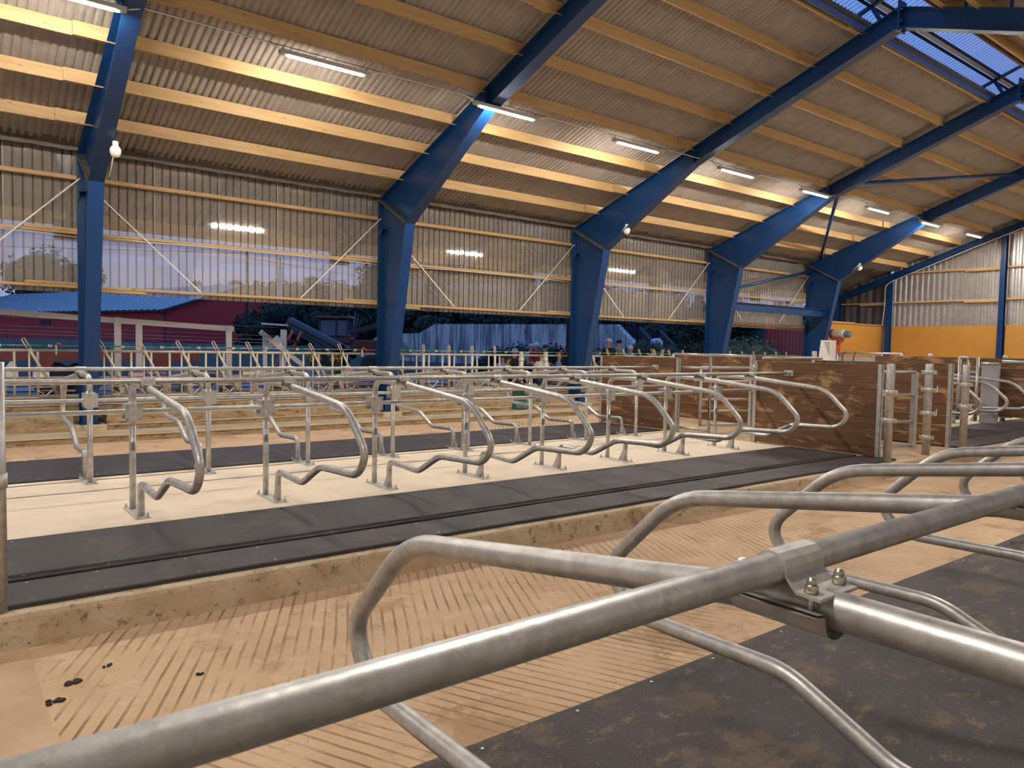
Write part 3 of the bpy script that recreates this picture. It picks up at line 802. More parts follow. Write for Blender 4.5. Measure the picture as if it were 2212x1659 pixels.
m = MB(); m.box((.27, 5.40, .001), (10.9, 5.50, .010)); m.box((.27, 6.55, .001), (10.8, 6.63, .02)); tag(m.build('mat_underlay', mat_edge), 'dark strip showing between the mats of the middle row', 'mat')
rmat(-3, 10.80, 9.26, 10.80, mat_m, 'black rubber mat of the rear stall row beside the far aisle')
m = MB(); m.box((-3, 9.20, .001), (10.8, 9.27, .022)); tag(m.build('mat_underlay', mat_edge), 'dark edge strip of the rear mat against the pale bedding', 'mat')
rmat(-2, 15, -.55, 2.24, mat_dusty, 'dusty black rubber mat in the right foreground under the near dividers')
rmat(13.35, 30, 4.965, 6.56, mat_m, 'black rubber mat beyond the plank screens')

# ---------------- plank screens
def screen(X, y0, y1, z0, z1, n, label, posts=True, group='stained plank screens'):
    t = thing('plank_screen', label, 'screen', (X, 0, 0), 0, group)
    h = (z1-z0)/n
    for i in range(n):
        m = MB(); e = random.uniform(-.004, .004); hh = .004
        m.cbox((-.022+e, y0, z0+i*h+.002), (.022+e, y1, z0+(i+1)*h-.004), .005); m.build('plank', darkwood, t)
    if posts:
        m = MB()
        m.box((-.03, y0-.045, -.0), (.03, y0-.04, z1)); m.box((-.03, y0-.045, 0), (-.025, y0+.02, z1)); m.box((.025, y0-.045, 0), (.03, y0+.02, z1)); m.build('end_channel', galv, t)
        m = MB()
        m.box((-.03, y1+.04, 0), (.03, y1+.045, z1)); m.box((-.03, y1-.02, 0), (-.025, y1+.045, z1)); m.box((.025, y1-.02, 0), (.03, y1+.045, z1)); m.build('end_channel', galv, t)
    return t
s1 = screen(10.87, 5.22, 7.28, .03, 1.385, 7, 'big stained plank screen in the middle, with worn pale patches')
s2 = screen(10.87, 8.95, 10.92, .03, 1.40, 7, 'stained plank screen closing the rear stall row')
s3 = screen(13.22, 5.20, 7.6, .03, 1.40, 8, 'stained plank screen behind the two tall posts')
s4 = screen(13.22, 8.9, 11.0, .03, 1.42, 8, 'stained plank screen behind the small gate')
s5 = screen(13.22, 7.64, 8.86, .2, 1.47, 6, 'middle stained plank board seen through the small gate', posts=False)
s6 = screen(17.2, 5.2, 8.4, .3, 1.50, 6, 'far stained plank board under the yellow wall')
# rail end brackets on the screens
for (Y, z, lb) in ((YA, 1.2, 'rail end bracket on the big plank screen'), (YB, 1.2, 'rail end bracket on the rear plank screen'), (7.326, .895, 'lower rail end bracket on the big plank screen')):
    t = thing('rail_bracket', lb, 'bracket', (10.84, Y, z))
    m = MB(); m.cbox((-.012, -.075, -.045), (.006, .075, .045), .003); m.build('plate', galv_plate, t)
    m = MB(); m.tube([(-.07, 0, 0), (0, 0, 0)], .032, 12); m.build('socket', galv, t)
    for (a, b) in ((-.055, .02), (.055, .02), (-.055, -.02), (.055, -.02)): inst('bolt', DA['bolt'], t, (-.01, a, b), (0, -PI/2, 0))
# tall round posts with collars
def rpost(X, Y, h, label, collars=(), r=.057):
    t = thing('round_post', label, 'post', (X, Y, 0), 0, 'tall galvanised posts at the crossing')
    m = MB(); m.lathe([(r, 0), (r, h-.02), (r-.008, h-.004), (r-.02, h)], (0, 0, 0), 20); m.build('tube', galv, t)
    for z in collars:
        m = MB(); m.lathe([(r+.003, z-.032), (r+.009, z-.028), (r+.009, z+.028), (r+.003, z+.032)], (0, 0, 0), 20)
        m.cbox((-.015, -r-.05, z-.03), (.015, -r+.005, z+.03), .004); m.cbox((-.015, r-.005, z-.03), (.015, r+.05, z+.03), .004)
        cl = m.build('collar', galv_plate, t)
        m = MB()
        for a in (-r-.03, r+.03): m.tube([(-.035, a, z), (.035, a, z)], .008, 6)
        m.build('collar_bolt', bolt_m, cl)
    return t
rpost(10.62, 4.955, 1.40, 'round post with two collars at the corner of the big plank screen', (1.0, .60))
rpost(12.0, 5.02, 1.40, 'round post with hinge collars in the middle of the crossing', (1.27, 1.0, .64, .27))
rpost(13.32, 5.0, 1.39, 'round post with two collars in front of the far black mat', (1.06, .70))
for (x, z) in ((12.0, 1.0), (12.0, .64)):
    m = MB(); m.tube([(x, 4.95, z-.03), (x+.10, 4.93, z-.03), (x+.10, 4.93, z+.05)], .009, 6); m.lathe([(.016, 0), (.016, .012)], (x+.10, 4.93, z+.05), 8)
    tag(m.build('hinge_pin', galv_plate), 'hinge pin on the middle round post at %s' % ('chest height' if z > .8 else 'knee height'), 'hinge')
def gate(p0, p1, zs, z0, z1, label, r=.024, mids=(), flat_right=False):
    t = thing('gate', label, 'gate', tuple(p0), 0, 'galvanised bar gates')
    v = Vector(p1)-Vector(p0)
    for i, z in enumerate(zs):
        m = MB(); m.tube([(0, 0, z), (v.x, v.y, z)], r, 10); m.build('bar', galv, t)
    for f in (0, 1):
        m = MB(); q0 = v*f
        if flat_right and f: m.beam((q0.x, q0.y, z0), (q0.x, q0.y, z1), .09, .05, v)
        else: m.tube([(q0.x, q0.y, z0), (q0.x, q0.y, z1)], r*1.15, 10)
        m.build('stile', galv, t)
    for f in mids:
        m = MB(); q0 = v*f; m.tube([(q0.x, q0.y, z0), (q0.x, q0.y, z1)], r*.8, 10); m.build('stile', galv, t)
    return t
gate((10.98, 5.42, 0), (11.72, 5.10, 0), (1.27, .92, .52, .15), .12, 1.27, 'narrow four-bar gate beside the middle round post', flat_right=True)
gate((10.95, 9.12, 0), (10.95, 8.28, 0), (1.46, 1.22, .10), .06, 1.47, 'small open frame gate between the two near plank screens')
gate((10.95, 8.28, 0), (10.95, 7.42, 0), (1.46,), .28, 1.48, 'plain rail gate frame with a flat post next to the big plank screen', flat_right=True)
gate((11.3, 8.75, 0), (12.9, 8.2, 0), (1.22, .96, .62, .40, .14), .12, 1.24, 'long five-bar gate turned into the crossing')
gate((11.05, 7.42, 0), (12.6, 7.9, 0), (1.24, .88, .72, .34), .3, 1.26, 'four-bar gate hinged at the big plank screen', mids=(.6,))
m = MB(); m.tube([(10.95, 7.42, 1.33), (13.1, 5.3, 1.46)], .03, 10)
rail(11.3, 13.2, 7.45, 1.43, 'short rail above the big plank screen', gr, .026)
# gate latch and hinges
for (Y, z, X) in ((7.27, 1.27, 10.80), (7.27, .18, 10.80), (7.27, .93, 10.80)):
    m = MB(); m.cbox((-.01, -.05, -.04), (.01, .05, .04), .003); m.tube([(-.02, .0, -.06), (-.02, .0, .06)], .018, 8)
    for a in (-.035, .035): m.tube([(-.03, a, 0), (.01, a, 0)], .009, 6)
    o = m.build('gate_hinge', galv_plate, s1); o.location = (X-10.87, Y, z)

# ================================================================== FEED FENCE
def headlock_meshes():
    D = {}
    m = MB(); m.tube([(0, 0, .36), (0, 0, 1.30)], .021, 8); m.lathe([(.021, 1.30), (.015, 1.318), (.004, 1.325)], (0, 0, 0), 8); D['upright'] = m.mesh('upright', cream_steel)
    m = MB(); m.tube([(0, 0, -.03), (0, 0, -.92)], .025, 8); m.tube([(-.025, 0, .18), (-.025, 0, -.03)], .012, 6); m.tube([(.025, 0, .18), (.025, 0, -.03)], .012, 6)
    m.tube([(-.022, 0, .175), (0, 0, .195), (.022, 0, .175)], .010, 6); m.cbox((-.03, -.014, -.10), (.03, .014, -.02), .004); D['yoke_bar'] = m.mesh('yoke_bar', cream_steel)
    m = MB(); m.tube([(.0, 0, 1.02), (.16, 0, .80), (.40, 0, .66)], .014, 6); m.tube([(0, 0, .66), (.40, 0, .66)], .014, 6); m.tube([(.40, 0, .66), (.12, 0, .40)], .016, 6); D['yoke_brace'] = m.mesh('yoke_brace', cream_steel)
    m = MB(); m.tube([(0, 0, 0), (.12, 0, -.06), (.02, 0, -.09), (.20, 0, -.12)], .008, 6, fil=.03); D['spring_hook'] = m.mesh('spring_hook', cream_steel)
    m = MB(); m.cbox((-.03, -.02, .0), (-.006, .02, .05), .004); m.cbox((.006, -.02, .0), (.03, .02, .05), .004); D['rod_clip'] = m.mesh('rod_clip', cream_steel)
    m = MB(); m.tube([(-.14, 0, 0), (-.05, 0, 0), (.05, 0, 0), (.14, 0, 0)], .012, 8); D['rod_sleeve'] = m.mesh('rod_sleeve', greenrod)
    return D
HD = headlock_meshes()
def feed_fence(x0, x1, xs, lean, label, y=15.55):
    t = thing('feed_fence', label, 'fence', (0, y, 0), 0, 'headlock feed fences between the blue columns')
    m = MB(); m.tube([(x0, 0, 1.315), (x1, 0, 1.315)], .027, 10); m.build('top_rail', cream_steel, t)
    m = MB(); m.tube([(x0, 0, .47), (x1, 0, .47)], .024, 10); m.build('bottom_rail', cream_steel, t)
    m = MB(); m.tube([(x0, -.03, 1.405), (x1, -.03, 1.405)], .009, 6); m.build('lock_rod', cream_steel, t)
    for i, x in enumerate(xs):
        inst('upright', HD['upright'], t, (x+.18, 0, 0)); inst('upright', HD['upright'], t, (x-.17, 0, 0)); inst('upright', HD['upright'], t, (x+.05, 0, 0), sc=(.8, .8, .98))
        inst('yoke_bar', HD['yoke_bar'], t, (x+(.04 if lean else 0), -.03, 1.36), (0, -R(27) if lean else 0, 0))
        inst('yoke_brace', HD['yoke_brace'], t, (x+.06, 0, 0)); inst('spring_hook', HD['spring_hook'], t, (x+.16, -.03, .60))
        inst('rod_clip', HD['rod_clip'], t, (x+.36, -.03, 1.375)); inst('rod_sleeve', HD['rod_sleeve'], t, (x+.36, -.03, 1.405)); inst('rod_sleeve', HD['rod_sleeve'], t, (x+.22, -.03, 1.405))
    return t
feed_fence(-3.7, 2.06, [-3.0, -2.3, -1.6, -.9, -.2, .5, 1.25], True, 'headlock feed fence left of the nearest blue column')
feed_fence(2.26, 8.06, [2.42+.68*i for i in range(8)], True, 'headlock feed fence with tilted yokes between the first two blue columns')
feed_fence(8.26, 14.06, [8.62, 9.34, 10.08, 10.78, 11.50], False, 'headlock feed fence with upright yokes between the second and third blue columns')
feed_fence(14.26, 20.06, [14.95+.69*i for i in range(7)], True, 'headlock feed fence in front of the standing people')
feed_fence(20.26, 26.06, [20.9+.69*i for i in range(7)], True, 'farthest headlock feed fence next to the red door panel')
# drinker pipe stand and self-closing post
for (X, lb) in ((12.25, 'thick grey gate post with clamps in the feed fence, left one'), (13.1, 'thick grey gate post with clamps in the feed fence, right one')):
    t = thing('fence_post', lb, 'post', (X, 15.35, 0))
    m = MB(); m.tube([(0, 0, 0), (0, 0, 1.42)], .06, 14); m.build('tube', cream_steel, t)
    for z in (1.0, 1.2): m = MB(); m.lathe([(.068, z-.04), (.075, z-.03), (.075, z+.03), (.068, z+.04)], (0, 0, 0), 14); m.build('collar', galv_plate, t)
# red winch handles on the fence
for (X, lb) in ((1.72, 'red release handle on the fence left of the nearest column'), (7.72, 'red release handle on the fence left of the second column'), (13.75, 'red release handle on the fence left of the third column')):
    t = thing('release_handle', lb, 'handle', (X, 15.5, 1.36))
    m = MB(); m.tube([(-.04, 0, .02), (.02, 0, .10), (.06, -.02, .05), (.10, -.02, .02)], .014, 8, fil=.02); m.build('grip', red_m, t)
    m = MB(); m.cbox((-.03, -.02, -.12), (0, .02, .05), .004); m.build('clamp_plate', cream_steel, t)
# green drinking trough
t = thing('water_drum', 'round green water bowl on the kerb behind the rear stalls', 'drum', tuple(at(1122, 884, z=.165)))
m = MB(); m.lathe([(.17, 0), (.20, .03), (.165, .05), (.165, .48), (.185, .50), (.18, .52)], (0, 0, 0), 18); m.build('drum_body', green_m, t)
m = MB(); m.lathe([(.13, .52), (.13, .56), (.10, .58)], (0, 0, 0), 14); m.tube([(0, 0, .57), (0, 0, .64), (.08, 0, .64)], .02, 8); m.build('valve', black_m, t)

# ================================================================== FAR RIGHT INSIDE
def panel_box(p, s, mt, name, label, cat, rz=0):
    t = thing(name, label, cat, p, rz)
    m = MB(); m.cbox((0, 0, 0), s, .01); m.build('board', mt, t)
    m = MB(); m.tube([(0, -.02, s[2]), (s[0], -.02, s[2])], .025, 8); m.tube([(0, -.02, 0), (0, -.02, s[2])], .025, 8); m.tube([(s[0], -.02, 0), (s[0], -.02, s[2])], .025, 8); m.build('frame', galv, t)
    return t
P1 = at(1806, 790, X=25.2); P2 = at(1950, 790, X=25.2)
t = thing('pen_wall', 'grey boarded pen wall with a rail on top, below the yellow wall', 'pen wall', (25.2, 0, 0))
m = MB(); m.cbox((0, P2.y, .2), (.06, P1.y, 1.40), .01); m.build('board', greypanel, t)
m = MB(); m.tube([(-.03, P2.y, 1.55), (-.03, P1.y, 1.55)], .035, 10); m.build('top_rail', galv, t)
for f in (.02, .3, .98): m = MB(); m.tube([(-.03, P2.y+(P1.y-P2.y)*f, .2), (-.03, P2.y+(P1.y-P2.y)*f, 1.58)], .03, 8); m.build('stud', galv, t)
for i in range(3):
    yy = P1.y-.35-.4*i-(1.2 if i == 2 else 0)
    m = MB(); m.tube([(-.08, yy, 1.6), (-.09, yy+.08, 1.45), (-.08, yy+.1, 1.2)], .014, 6, fil=.05); m.build('hose', black_m, t)
for (u, v, lb) in ((1948, 765, 'short capped post left of the far plank board'), (2010, 765, 'short capped post behind the crossing'), (2172, 768, 'short capped post at the right edge under the yellow wall')):
    p = at(u, v, X=19.5)
    t = thing('short_post', lb, 'post', (19.5, p.y, 0), 0, 'capped posts in the far pens')
    m = MB(); m.lathe([(.055, 0), (.055, p.z-.02), (.05, p.z), (.01, p.z+.01)], (0, 0, 0), 14); m.build('tube', galv, t)
    m = MB(); m.lathe([(.06, 1.2), (.07, 1.21), (.07, 1.27), (.06, 1.28)], (0, 0, 0), 14); m.build('collar', galv_plate, t)
p0 = at(2022, 773, X=18.5); p1 = at(2156, 775, X=18.5)
gate((18.5, p0.y, 0), (18.5, p1.y, 0), (1.40, 1.15, .9, .5), .3, 1.42, 'long bar gate across the far pens under the yellow wall', r=.03)
p0 = at(2074, 770, X=15.5); p1 = at(2113, 770, X=15.5)
gate((15.5, p0.y, 0), (15.5, p1.y, 0), (1.50, 1.22, .6), .3, 1.51, 'small raised frame above the dividers beyond the screens', mids=(.45,))
for i, (u0, u1, v0, X, lb) in enumerate(((2121, 2160, 785, 17.0, 'grey board panel behind the dividers at the right, left one'), (2112, 2190, 800, 19.0, 'large grey board panel behind the dividers at the right'), (2160, 2230, 778, 20.0, 'grey board panel at the right edge'))):
    a, b = at(u0, v0, X=X), at(u1, v0, X=X)
    t = thing('board_panel', lb, 'panel', (X, 0, 0), 0, 'grey boards in the far pens')
    m = MB(); m.cbox((0, b.y, .15), (.05, a.y, a.z), .01); m.build('board', greypanel, t)
    m = MB(); m.tube([(-.02, b.y, a.z), (-.02, a.y, a.z)], .025, 8); m.build('top_rail', galv, t)
for i, (u0, u1, v, X, lb) in enumerate(((1640, 1786, 783, 16.0, 'bright rail above the big plank screen toward the blue column'), (2165, 2240, 781, 16.5, 'rail at the right edge above the far dividers'))):
    a, b = at(u0, v, X=X), at(u1, v+2, X=X)
    m = MB(); m.tube([(X, a.y, a.z), (X, b.y, a.z)], .032, 10); o = m.build('pen_rail', galv); tag(o, lb, 'rail', 'rails of the far pens')
p = at(1759, 775, X=15.0)
t = thing('short_post', 'short grey post in front of the last blue column', 'post', (15.0, p.y, 0), 0, 'capped posts in the far pens')
m = MB(); m.lathe([(.055, 0), (.055, 1.55), (.045, 1.57)], (0, 0, 0), 14); m.build('tube', galv, t)
# white container
a, b = at(1785, 735, X=21), at(1793, 790, X=21); a2 = at(1764, 790, X=21)
t = thing('white_hopper', 'white plastic hopper box beside the last blue column', 'container', (21, b.y, 0))
wd = a2.y-b.y
m = MB(); m.prism([(0, .9), (wd*1.0, .9), (wd*.75, a.z), (0, a.z)], 'x', 0, .30); m.build('body', white_m, t)
m = MB(); m.prism([(.03, 1.45), (wd*.5, a.z-.04), (.03, a.z-.04)], 'x', -.01, .0); m.build('inner_face', greypanel, t)
m = MB(); m.box((-.02, -.03, 1.25), (.32, wd*1.02, 1.33)); m.build('rim', white_m, t)
for x in (.02, .24):
    for y in (.05, wd*.9): m = MB(); m.box((x, y, 0), (x+.05, y+.05, .92)); m.build('leg', galv, t)
# orange mill with steel drum
pc = at(1812, 722, X=27.5); z0 = pc.z
t = thing('feed_mill', 'orange-red mill with a horizontal steel drum on top in front of the yellow wall', 'machine', (27.5, pc.y, pc.z*.42)); t.scale = (.58, .58, .58); zg = -pc.z*.42/.58
m = MB(); m.lathe([(.26, -.42), (.28, -.40), (.28, .40), (.26, .42)], (0, 0, z0), 20, 'y'); m.build('drum', galv_plate, t)
m = MB(); m.lathe([(.34, .42), (.34, .50)], (0, 0, z0), 20, 'y'); m.build('drum_flange', black_m, t)
m = MB(); m.lathe([(.28, .50), (.28, .53)], (0, 0, z0), 20, 'y'); m.lathe([(.10, .53), (.10, .57)], (0, 0, z0), 14, 'y'); m.build('end_cover', galv_plate, t)
m = MB(); m.lathe([(.20, -.80), (.23, -.75), (.23, -.45), (.25, -.42)], (0, 0, z0), 16, 'y'); m.build('motor', mat('motor_grey', (.12, .15, .17), .5), t)
m = MB(); m.prism([(-.35, z0-.22), (.40, z0-.22), (.40, z0-.30), (.30, z0-.75), (.30, z0-1.3), (.0, z0-1.3), (.0, z0-.7)], 'x', -.25, .25); m.build('hopper', orange_m, t)
m = MB(); m.box((-.22, -.2, zg), (.22, .4, z0-1.28)); m.build('stand', orange_m, t)
m = MB(); m.tube([(-.3, -.28, zg), (-.3, -.28, z0-.4)], .03, 8); m.build('leg', orange_m, t)
m = MB(); m.box((-.27, .0, z0-1.0), (-.255, .28, z0-.88)); m.build('sign_plate', white_m, t)

# ================================================================== OUTSIDE
# hillside and ground beyond the yard
m = MB(); vs = []; fs = []; nx_, ny_ = 30, 12
for j in range(ny_+1):
    for i in range(nx_+1):
        X = -60+260*i/nx_; Y = 26+170*j/ny_
        z = -.05 + min(1.4, max(0, (Y-26)*.05)) + .25*math.sin(X*.13)*math.sin(Y*.09)*min(1, max(0, (Y-30)/20))
        vs.append((X, Y, z))
for j in range(ny_):
    for i in range(nx_): a = j*(nx_+1)+i; fs.append((a, a+1, a+nx_+2, a+nx_+1))
m.add(vs, fs, True); tag(m.build('yard_ground', grassland), kind='structure')

# red barn
def barn():
    A = at(0, 668, d=82); B = at(364, 667, d=66)          # near eave line
    ax = (B-A); ax.z = 0; L = 46.0; dr = ax.normalized()
    o = B - dr*L; o.z = 0; per = Vector((-dr.y, dr.x, 0))
    if per.dot(Vector((0, 1, 0))) < 0: per = -per
    Wd = 17.0; he = 4.45; hr = 7.2
    t = thing('red_barn', 'red barn with a blue-grey seamed metal roof behind the feed yard', 'building', (o.x, o.y, 0), math.atan2(dr.y, dr.x))
    s = 1 if per.dot(Vector((-dr.y, dr.x, 0))) > 0 else -1
    m = MB(); m.prism([(0, 0), (0, he-.15), (s*Wd/2, hr-.2), (s*Wd, he-.15), (s*Wd, 0)], 'x', 0, L-.5); m.build('wall', barn_red, t)
    bb = MB(); x = .2
    while x < L-.5: bb.box((x, -.03*s if s > 0 else 0, .2), (x+.12, 0 if s > 0 else .03, he-.3)); x += .45
    bb.build('wall_battens', barn_red, t)['kind'] = 'stuff'
    n = 96; rs = bpy.data.meshes.new('seam_proto')
    for side in (0, 1):
        y0, z0_, y1, z1_ = ((-.5*s, he-.2, s*Wd/2, hr) if side == 0 else (s*(Wd+.5), he-.2, s*Wd/2, hr))
        m = MB(); m.add([(-.5, y0, z0_), (L, y0, z0_), (L, y1, z1_), (-.5, y1, z1_), (-.5, y0, z0_-.12), (L, y0, z0_-.12), (L, y1, z1_-.12), (-.5, y1, z1_-.12)],
                        [(0, 1, 2, 3), (4, 7, 6, 5), (0, 4, 5, 1), (1, 5, 6, 2)]); rf = m.build('roof', barn_roof, t)
        if side == 0:
            sm = MB(); sm.beam((0, y0, z0_+.03), (0, y1, z1_+.03), .12, .05); me = sm.mesh('roof_seam', dark_trim)
            k = 0; x = -.2
            while x < L-.2: inst('roof_seam', me, rf, (x, 0, 0)); x += .95
    m = MB(); m.beam((L+.02, -.5*s, he-.28), (L+.02, s*Wd/2, hr-.08), .06, .25); m.beam((L+.02, s*(Wd+.5), he-.28), (L+.02, s*Wd/2, hr-.08), .06, .25); m.beam((-.5, -.52*s, he-.28), (L, -.52*s, he-.28), .08, .2); m.build('verge_board', dark_trim, t)
    m = MB(); m.tube([(L-.4, -.1*s, 0), (L-.4, -.12*s, he-.4)], .07, 8); m.build('downpipe', dark_trim, t)
    m = MB(); m.box((L-13.5, -.05, 1.0), (L-11.2, .05, 3.2)); m.build('door', mat('blue_grey_door', (.05, .085, .15), .6), t)
    m = MB(); m.box((L-22, -.06, 2.9), (L-20, .06, 3.4)); m.build('window', dark_trim, t)
    m = MB(); m.tube([(L+.4, s*Wd*.72, .5), (L+.4, s*Wd*.72, 9.2)], .24, 10); m.build('flue', mat('flue_grey', (.24, .28, .36), .5), t)
    m = MB(); m.tube([(L+.4, s*Wd*.72, 9.2), (L+.4, s*Wd*.72, 10.2)], .12, 8); m.build('flue_cap', conc_wall, t)
    return t
barn()
m = MB(); p0 = at(-60, 735, d=55); p1 = at(600, 748, d=48)
m.beam((p0.x, p0.y, .5), (p1.x, p1.y, .5), .3, 1.65); tag(m.build('retaining_wall', conc_wall), 'low dark concrete wall running below the red barn', 'wall')
# light-blue tarpaulin
a = at(-40, 655, d=120); m = MB(); b = at(34, 660, d=120)
m.beam((a.x, a.y, a.z), (b.x, b.y, a.z-.3), 3, 1.6); tag(m.build('blue_tarpaulin', tarp_blue), 'bright blue sheet peeking over the barn roof at the left edge', 'tarpaulin')

# pole with wires
pp = at(533, 620, d=56)
t = thing('utility_pole', 'tall wooden pole rising behind the gable of the red barn', 'pole', (pp.x, pp.y, 0))
m = MB(); m.tube([(0, 0, 0), (0, 0, 8.6)], .13, 10, r2=.09); m.build('pole_shaft', bark, t)
m = MB(); m.tube([(0, 0, 8.2), (-40, 22, 7.8)], .02, 5); m.tube([(0, 0, 7.9), (40, 14, 6.6)], .02, 5); m.build('wire', dark_trim, t)

# trees
def crown_mesh(seed, kind='round', n=1500, mtl=None):
    rg = random.Random(seed); m = MB(); blobs = []
    if kind == 'round':
        for i in range(16):
            a = rg.uniform(0, 2*PI); r = rg.uniform(0, .33); z = rg.uniform(.30, .86)
            blobs.append((r*math.cos(a), r*math.sin(a), z, rg.uniform(.12, .22)))
    elif kind == 'fir':
        for i in range(14):
            z = .08+.88*i/14; r = .20*(1-z)+.02
            for j in range(3):
                a = rg.uniform(0, 2*PI); blobs.append((r*math.cos(a)*.7, r*math.sin(a)*.7, z, .05+.10*(1-z)))
    else:
        for i in range(9):
            blobs.append((rg.uniform(-.35, .35), rg.uniform(-.35, .35), rg.uniform(.1, .6), rg.uniform(.15, .3)))
    for i in range(n):
        bx, by, bz, br = blobs[i % len(blobs)]
        v = Vector((rg.gauss(0, 1), rg.gauss(0, 1), rg.gauss(0, 1))).normalized()*br*rg.uniform(.55, 1.08)
        c = Vector((bx, by, bz))+v; s = rg.uniform(.014, .034)*(.8 if kind == 'fir' else 1)
        a = Vector((rg.gauss(0, 1), rg.gauss(0, 1), rg.gauss(0, 1))).normalized(); b = a.orthogonal().normalized()
        m.add([c-a*s, c+b*s*.6, c+a*s, c-b*s*.6], [(0, 1, 2, 3)])
    # opaque inner masses so that the crown reads as dense
    for (bx, by, bz, br) in blobs:
        rr = br*.60; pr = []
        for k in range(6): aa = -PI/2+PI*k/5; pr.append((max(.001, rr*math.cos(aa)), rr*math.sin(aa)))
        m.lathe(pr, (bx, by, bz), 7)
    return m.mesh('crown', mtl)
trunk_m = MB(); trunk_m.tube([(0, 0, 0), (.01, 0, .3), (-.005, .01, .6)], .022, 8, r2=.010); trunk_me = trunk_m.mesh('trunk', bark)
CR = [crown_mesh(1, 'round', 3200, leaf_d), crown_mesh(2, 'round', 3200, leaf_d), crown_mesh(3, 'fir', 2400, leaf_d), crown_mesh(4, 'fir', 2400, leaf_d), crown_mesh(5, 'round', 3200, leaf_m)]
def tree(u, vtop, d, kind, wide, label, group='trees behind the yard'):
    p = at(u, vtop, d=d); h = p.z
    t = thing('tree', label, 'tree', (p.x, p.y, 0), random.uniform(0, 6), group)
    c = inst('crown', CR[kind], t, sc=(h*wide, h*wide, h)); inst('trunk', trunk_me, t, sc=(h*1.2, h*1.2, h))
    return t
tree(85, 540, 105, 4, 1.0, 'broad round tree rising above the barn roof at the left')
tree(150, 560, 112, 0, .9, 'smaller round tree right of the broad one above the barn roof')
spots = [(425, 600, 95, 2), (470, 606, 95, 3), (508, 598, 98, 2), (560, 612, 92, 1), (600, 604, 95, 0), (640, 598, 100, 1), (672, 590, 98, 2), (700, 600, 90, 0), (735, 604, 95, 1), (775, 612, 90, 0),
         (812, 590, 92, 3), (850, 560, 88, 0), (905, 548, 86, 1), (960, 540, 86, 0), (1010, 548, 88, 1), (1065, 556, 90, 0), (1112, 572, 90, 2), (1142, 585, 92, 3), (1180, 600, 92, 1), (1225, 592, 90, 0),
         (1290, 600, 92, 1), (1335, 618, 92, 0), (1385, 612, 95, 1), (1430, 622, 95, 0), (1470, 640, 95, 1), (1510, 632, 92, 2), (1560, 640, 90, 0), (1620, 648, 88, 1), (1680, 650, 85, 0)]
for i, (u, v, d, k) in enumerate(spots):
    nm = 'fir' if k in (2, 3) else 'leafy'
    side = 'counted from the barn gable' 
    tree(u, v, d, k, 1.0 if k in (2, 3) else 1.15, 'dark %s tree, %s in the tree belt behind the yard counted from the barn gable' % (nm, NTH[i]))
# lower dark thicket in front of the trees
CRB = [crown_mesh(11, 'bush', 3200, leaf_d), crown_mesh(12, 'bush', 3200, leaf_b), crown_mesh(13, 'bush', 2600, leaf_g)]
def bush(u, v, d, kind, w_, label, h=None):
    p = at(u, v, d=d); zt_ = p.z
    t = thing('bush', label, 'bush', (p.x, p.y, 0), random.uniform(0, 6), 'bushes around the yard')
    inst('foliage', CRB[kind], t, sc=(w_, w_, zt_/.75)); 
    m = MB(); m.tube([(0, 0, 0), (0, 0, zt_*.4)], .04, 6); m.build('stem', bark, t)
for i, (u, v, d, k, w_) in enumerate(((600, 650, 62, 0, 8), (650, 645, 66, 0, 9), (720, 640, 68, 0, 9), (790, 640, 66, 0, 9), (860, 650, 60, 0, 9), (930, 650, 62, 0, 9), (1010, 655, 64, 0, 9), (1090, 655, 64, 0, 9), (1170, 660, 64, 0, 9), (1260, 665, 64, 0, 9), (1340, 665, 66, 0, 9),
                                  (1430, 665, 66, 0, 9), (1530, 670, 60, 0, 9), (1620, 672, 58, 0, 9), (1700, 672, 60, 0, 9))):
    bush(u, v, d, k, w_, '%s dark thicket from the barn along the foot of the tree belt' % NTH[i])
for i, (u, v, d, k, w_) in enumerate(((1130, 742, 33, 0, 3), (1190, 745, 33, 0, 3), (1215, 752, 30, 0, 2.5), (1080, 752, 32, 0, 2.5), (1400, 724, 31, 1, 2.2), (1430, 728, 32, 1, 2.5), (1455, 735, 34, 1, 2.5), (1490, 724, 33, 1, 3.2), (1512, 730, 32, 1, 3), (1590, 735, 30, 2, 3), (1618, 732, 31, 2, 3), (1570, 738, 32, 2, 3), (1645, 738, 32, 2, 3), (725, 778, 20, 1, .8))):
    bush(u, v, d, k, w_, NTH[i]+[' green bush in the yard, at the foot of the long concrete wall', ' weedy grey-green bush in the yard, below the dark silo walls', ' pale tall grass clump in the yard, left of the red door panel'][k])
# grass field strip
g = MB(); rg = random.Random(3)
for i in range(5000):
    u = rg.uniform(1470, 1660); d = rg.uniform(24, 36); p = at(u, 760, d=d); h = rg.uniform(.5, 1.35); a = rg.uniform(0, PI)
    dx, dy = .02*math.cos(a), .02*math.sin(a); lx, ly = rg.uniform(-.15, .15), rg.uniform(-.15, .15)
    g.add([(p.x-dx, p.y-dy, .1), (p.x+dx, p.y+dy, .1), (p.x+lx, p.y+ly, h+.1)], [(0, 1, 2)])
tag(g.build('tall_grass', leaf_g), 'tall pale grass growing left of the red door panel', 'grass', kind='stuff')
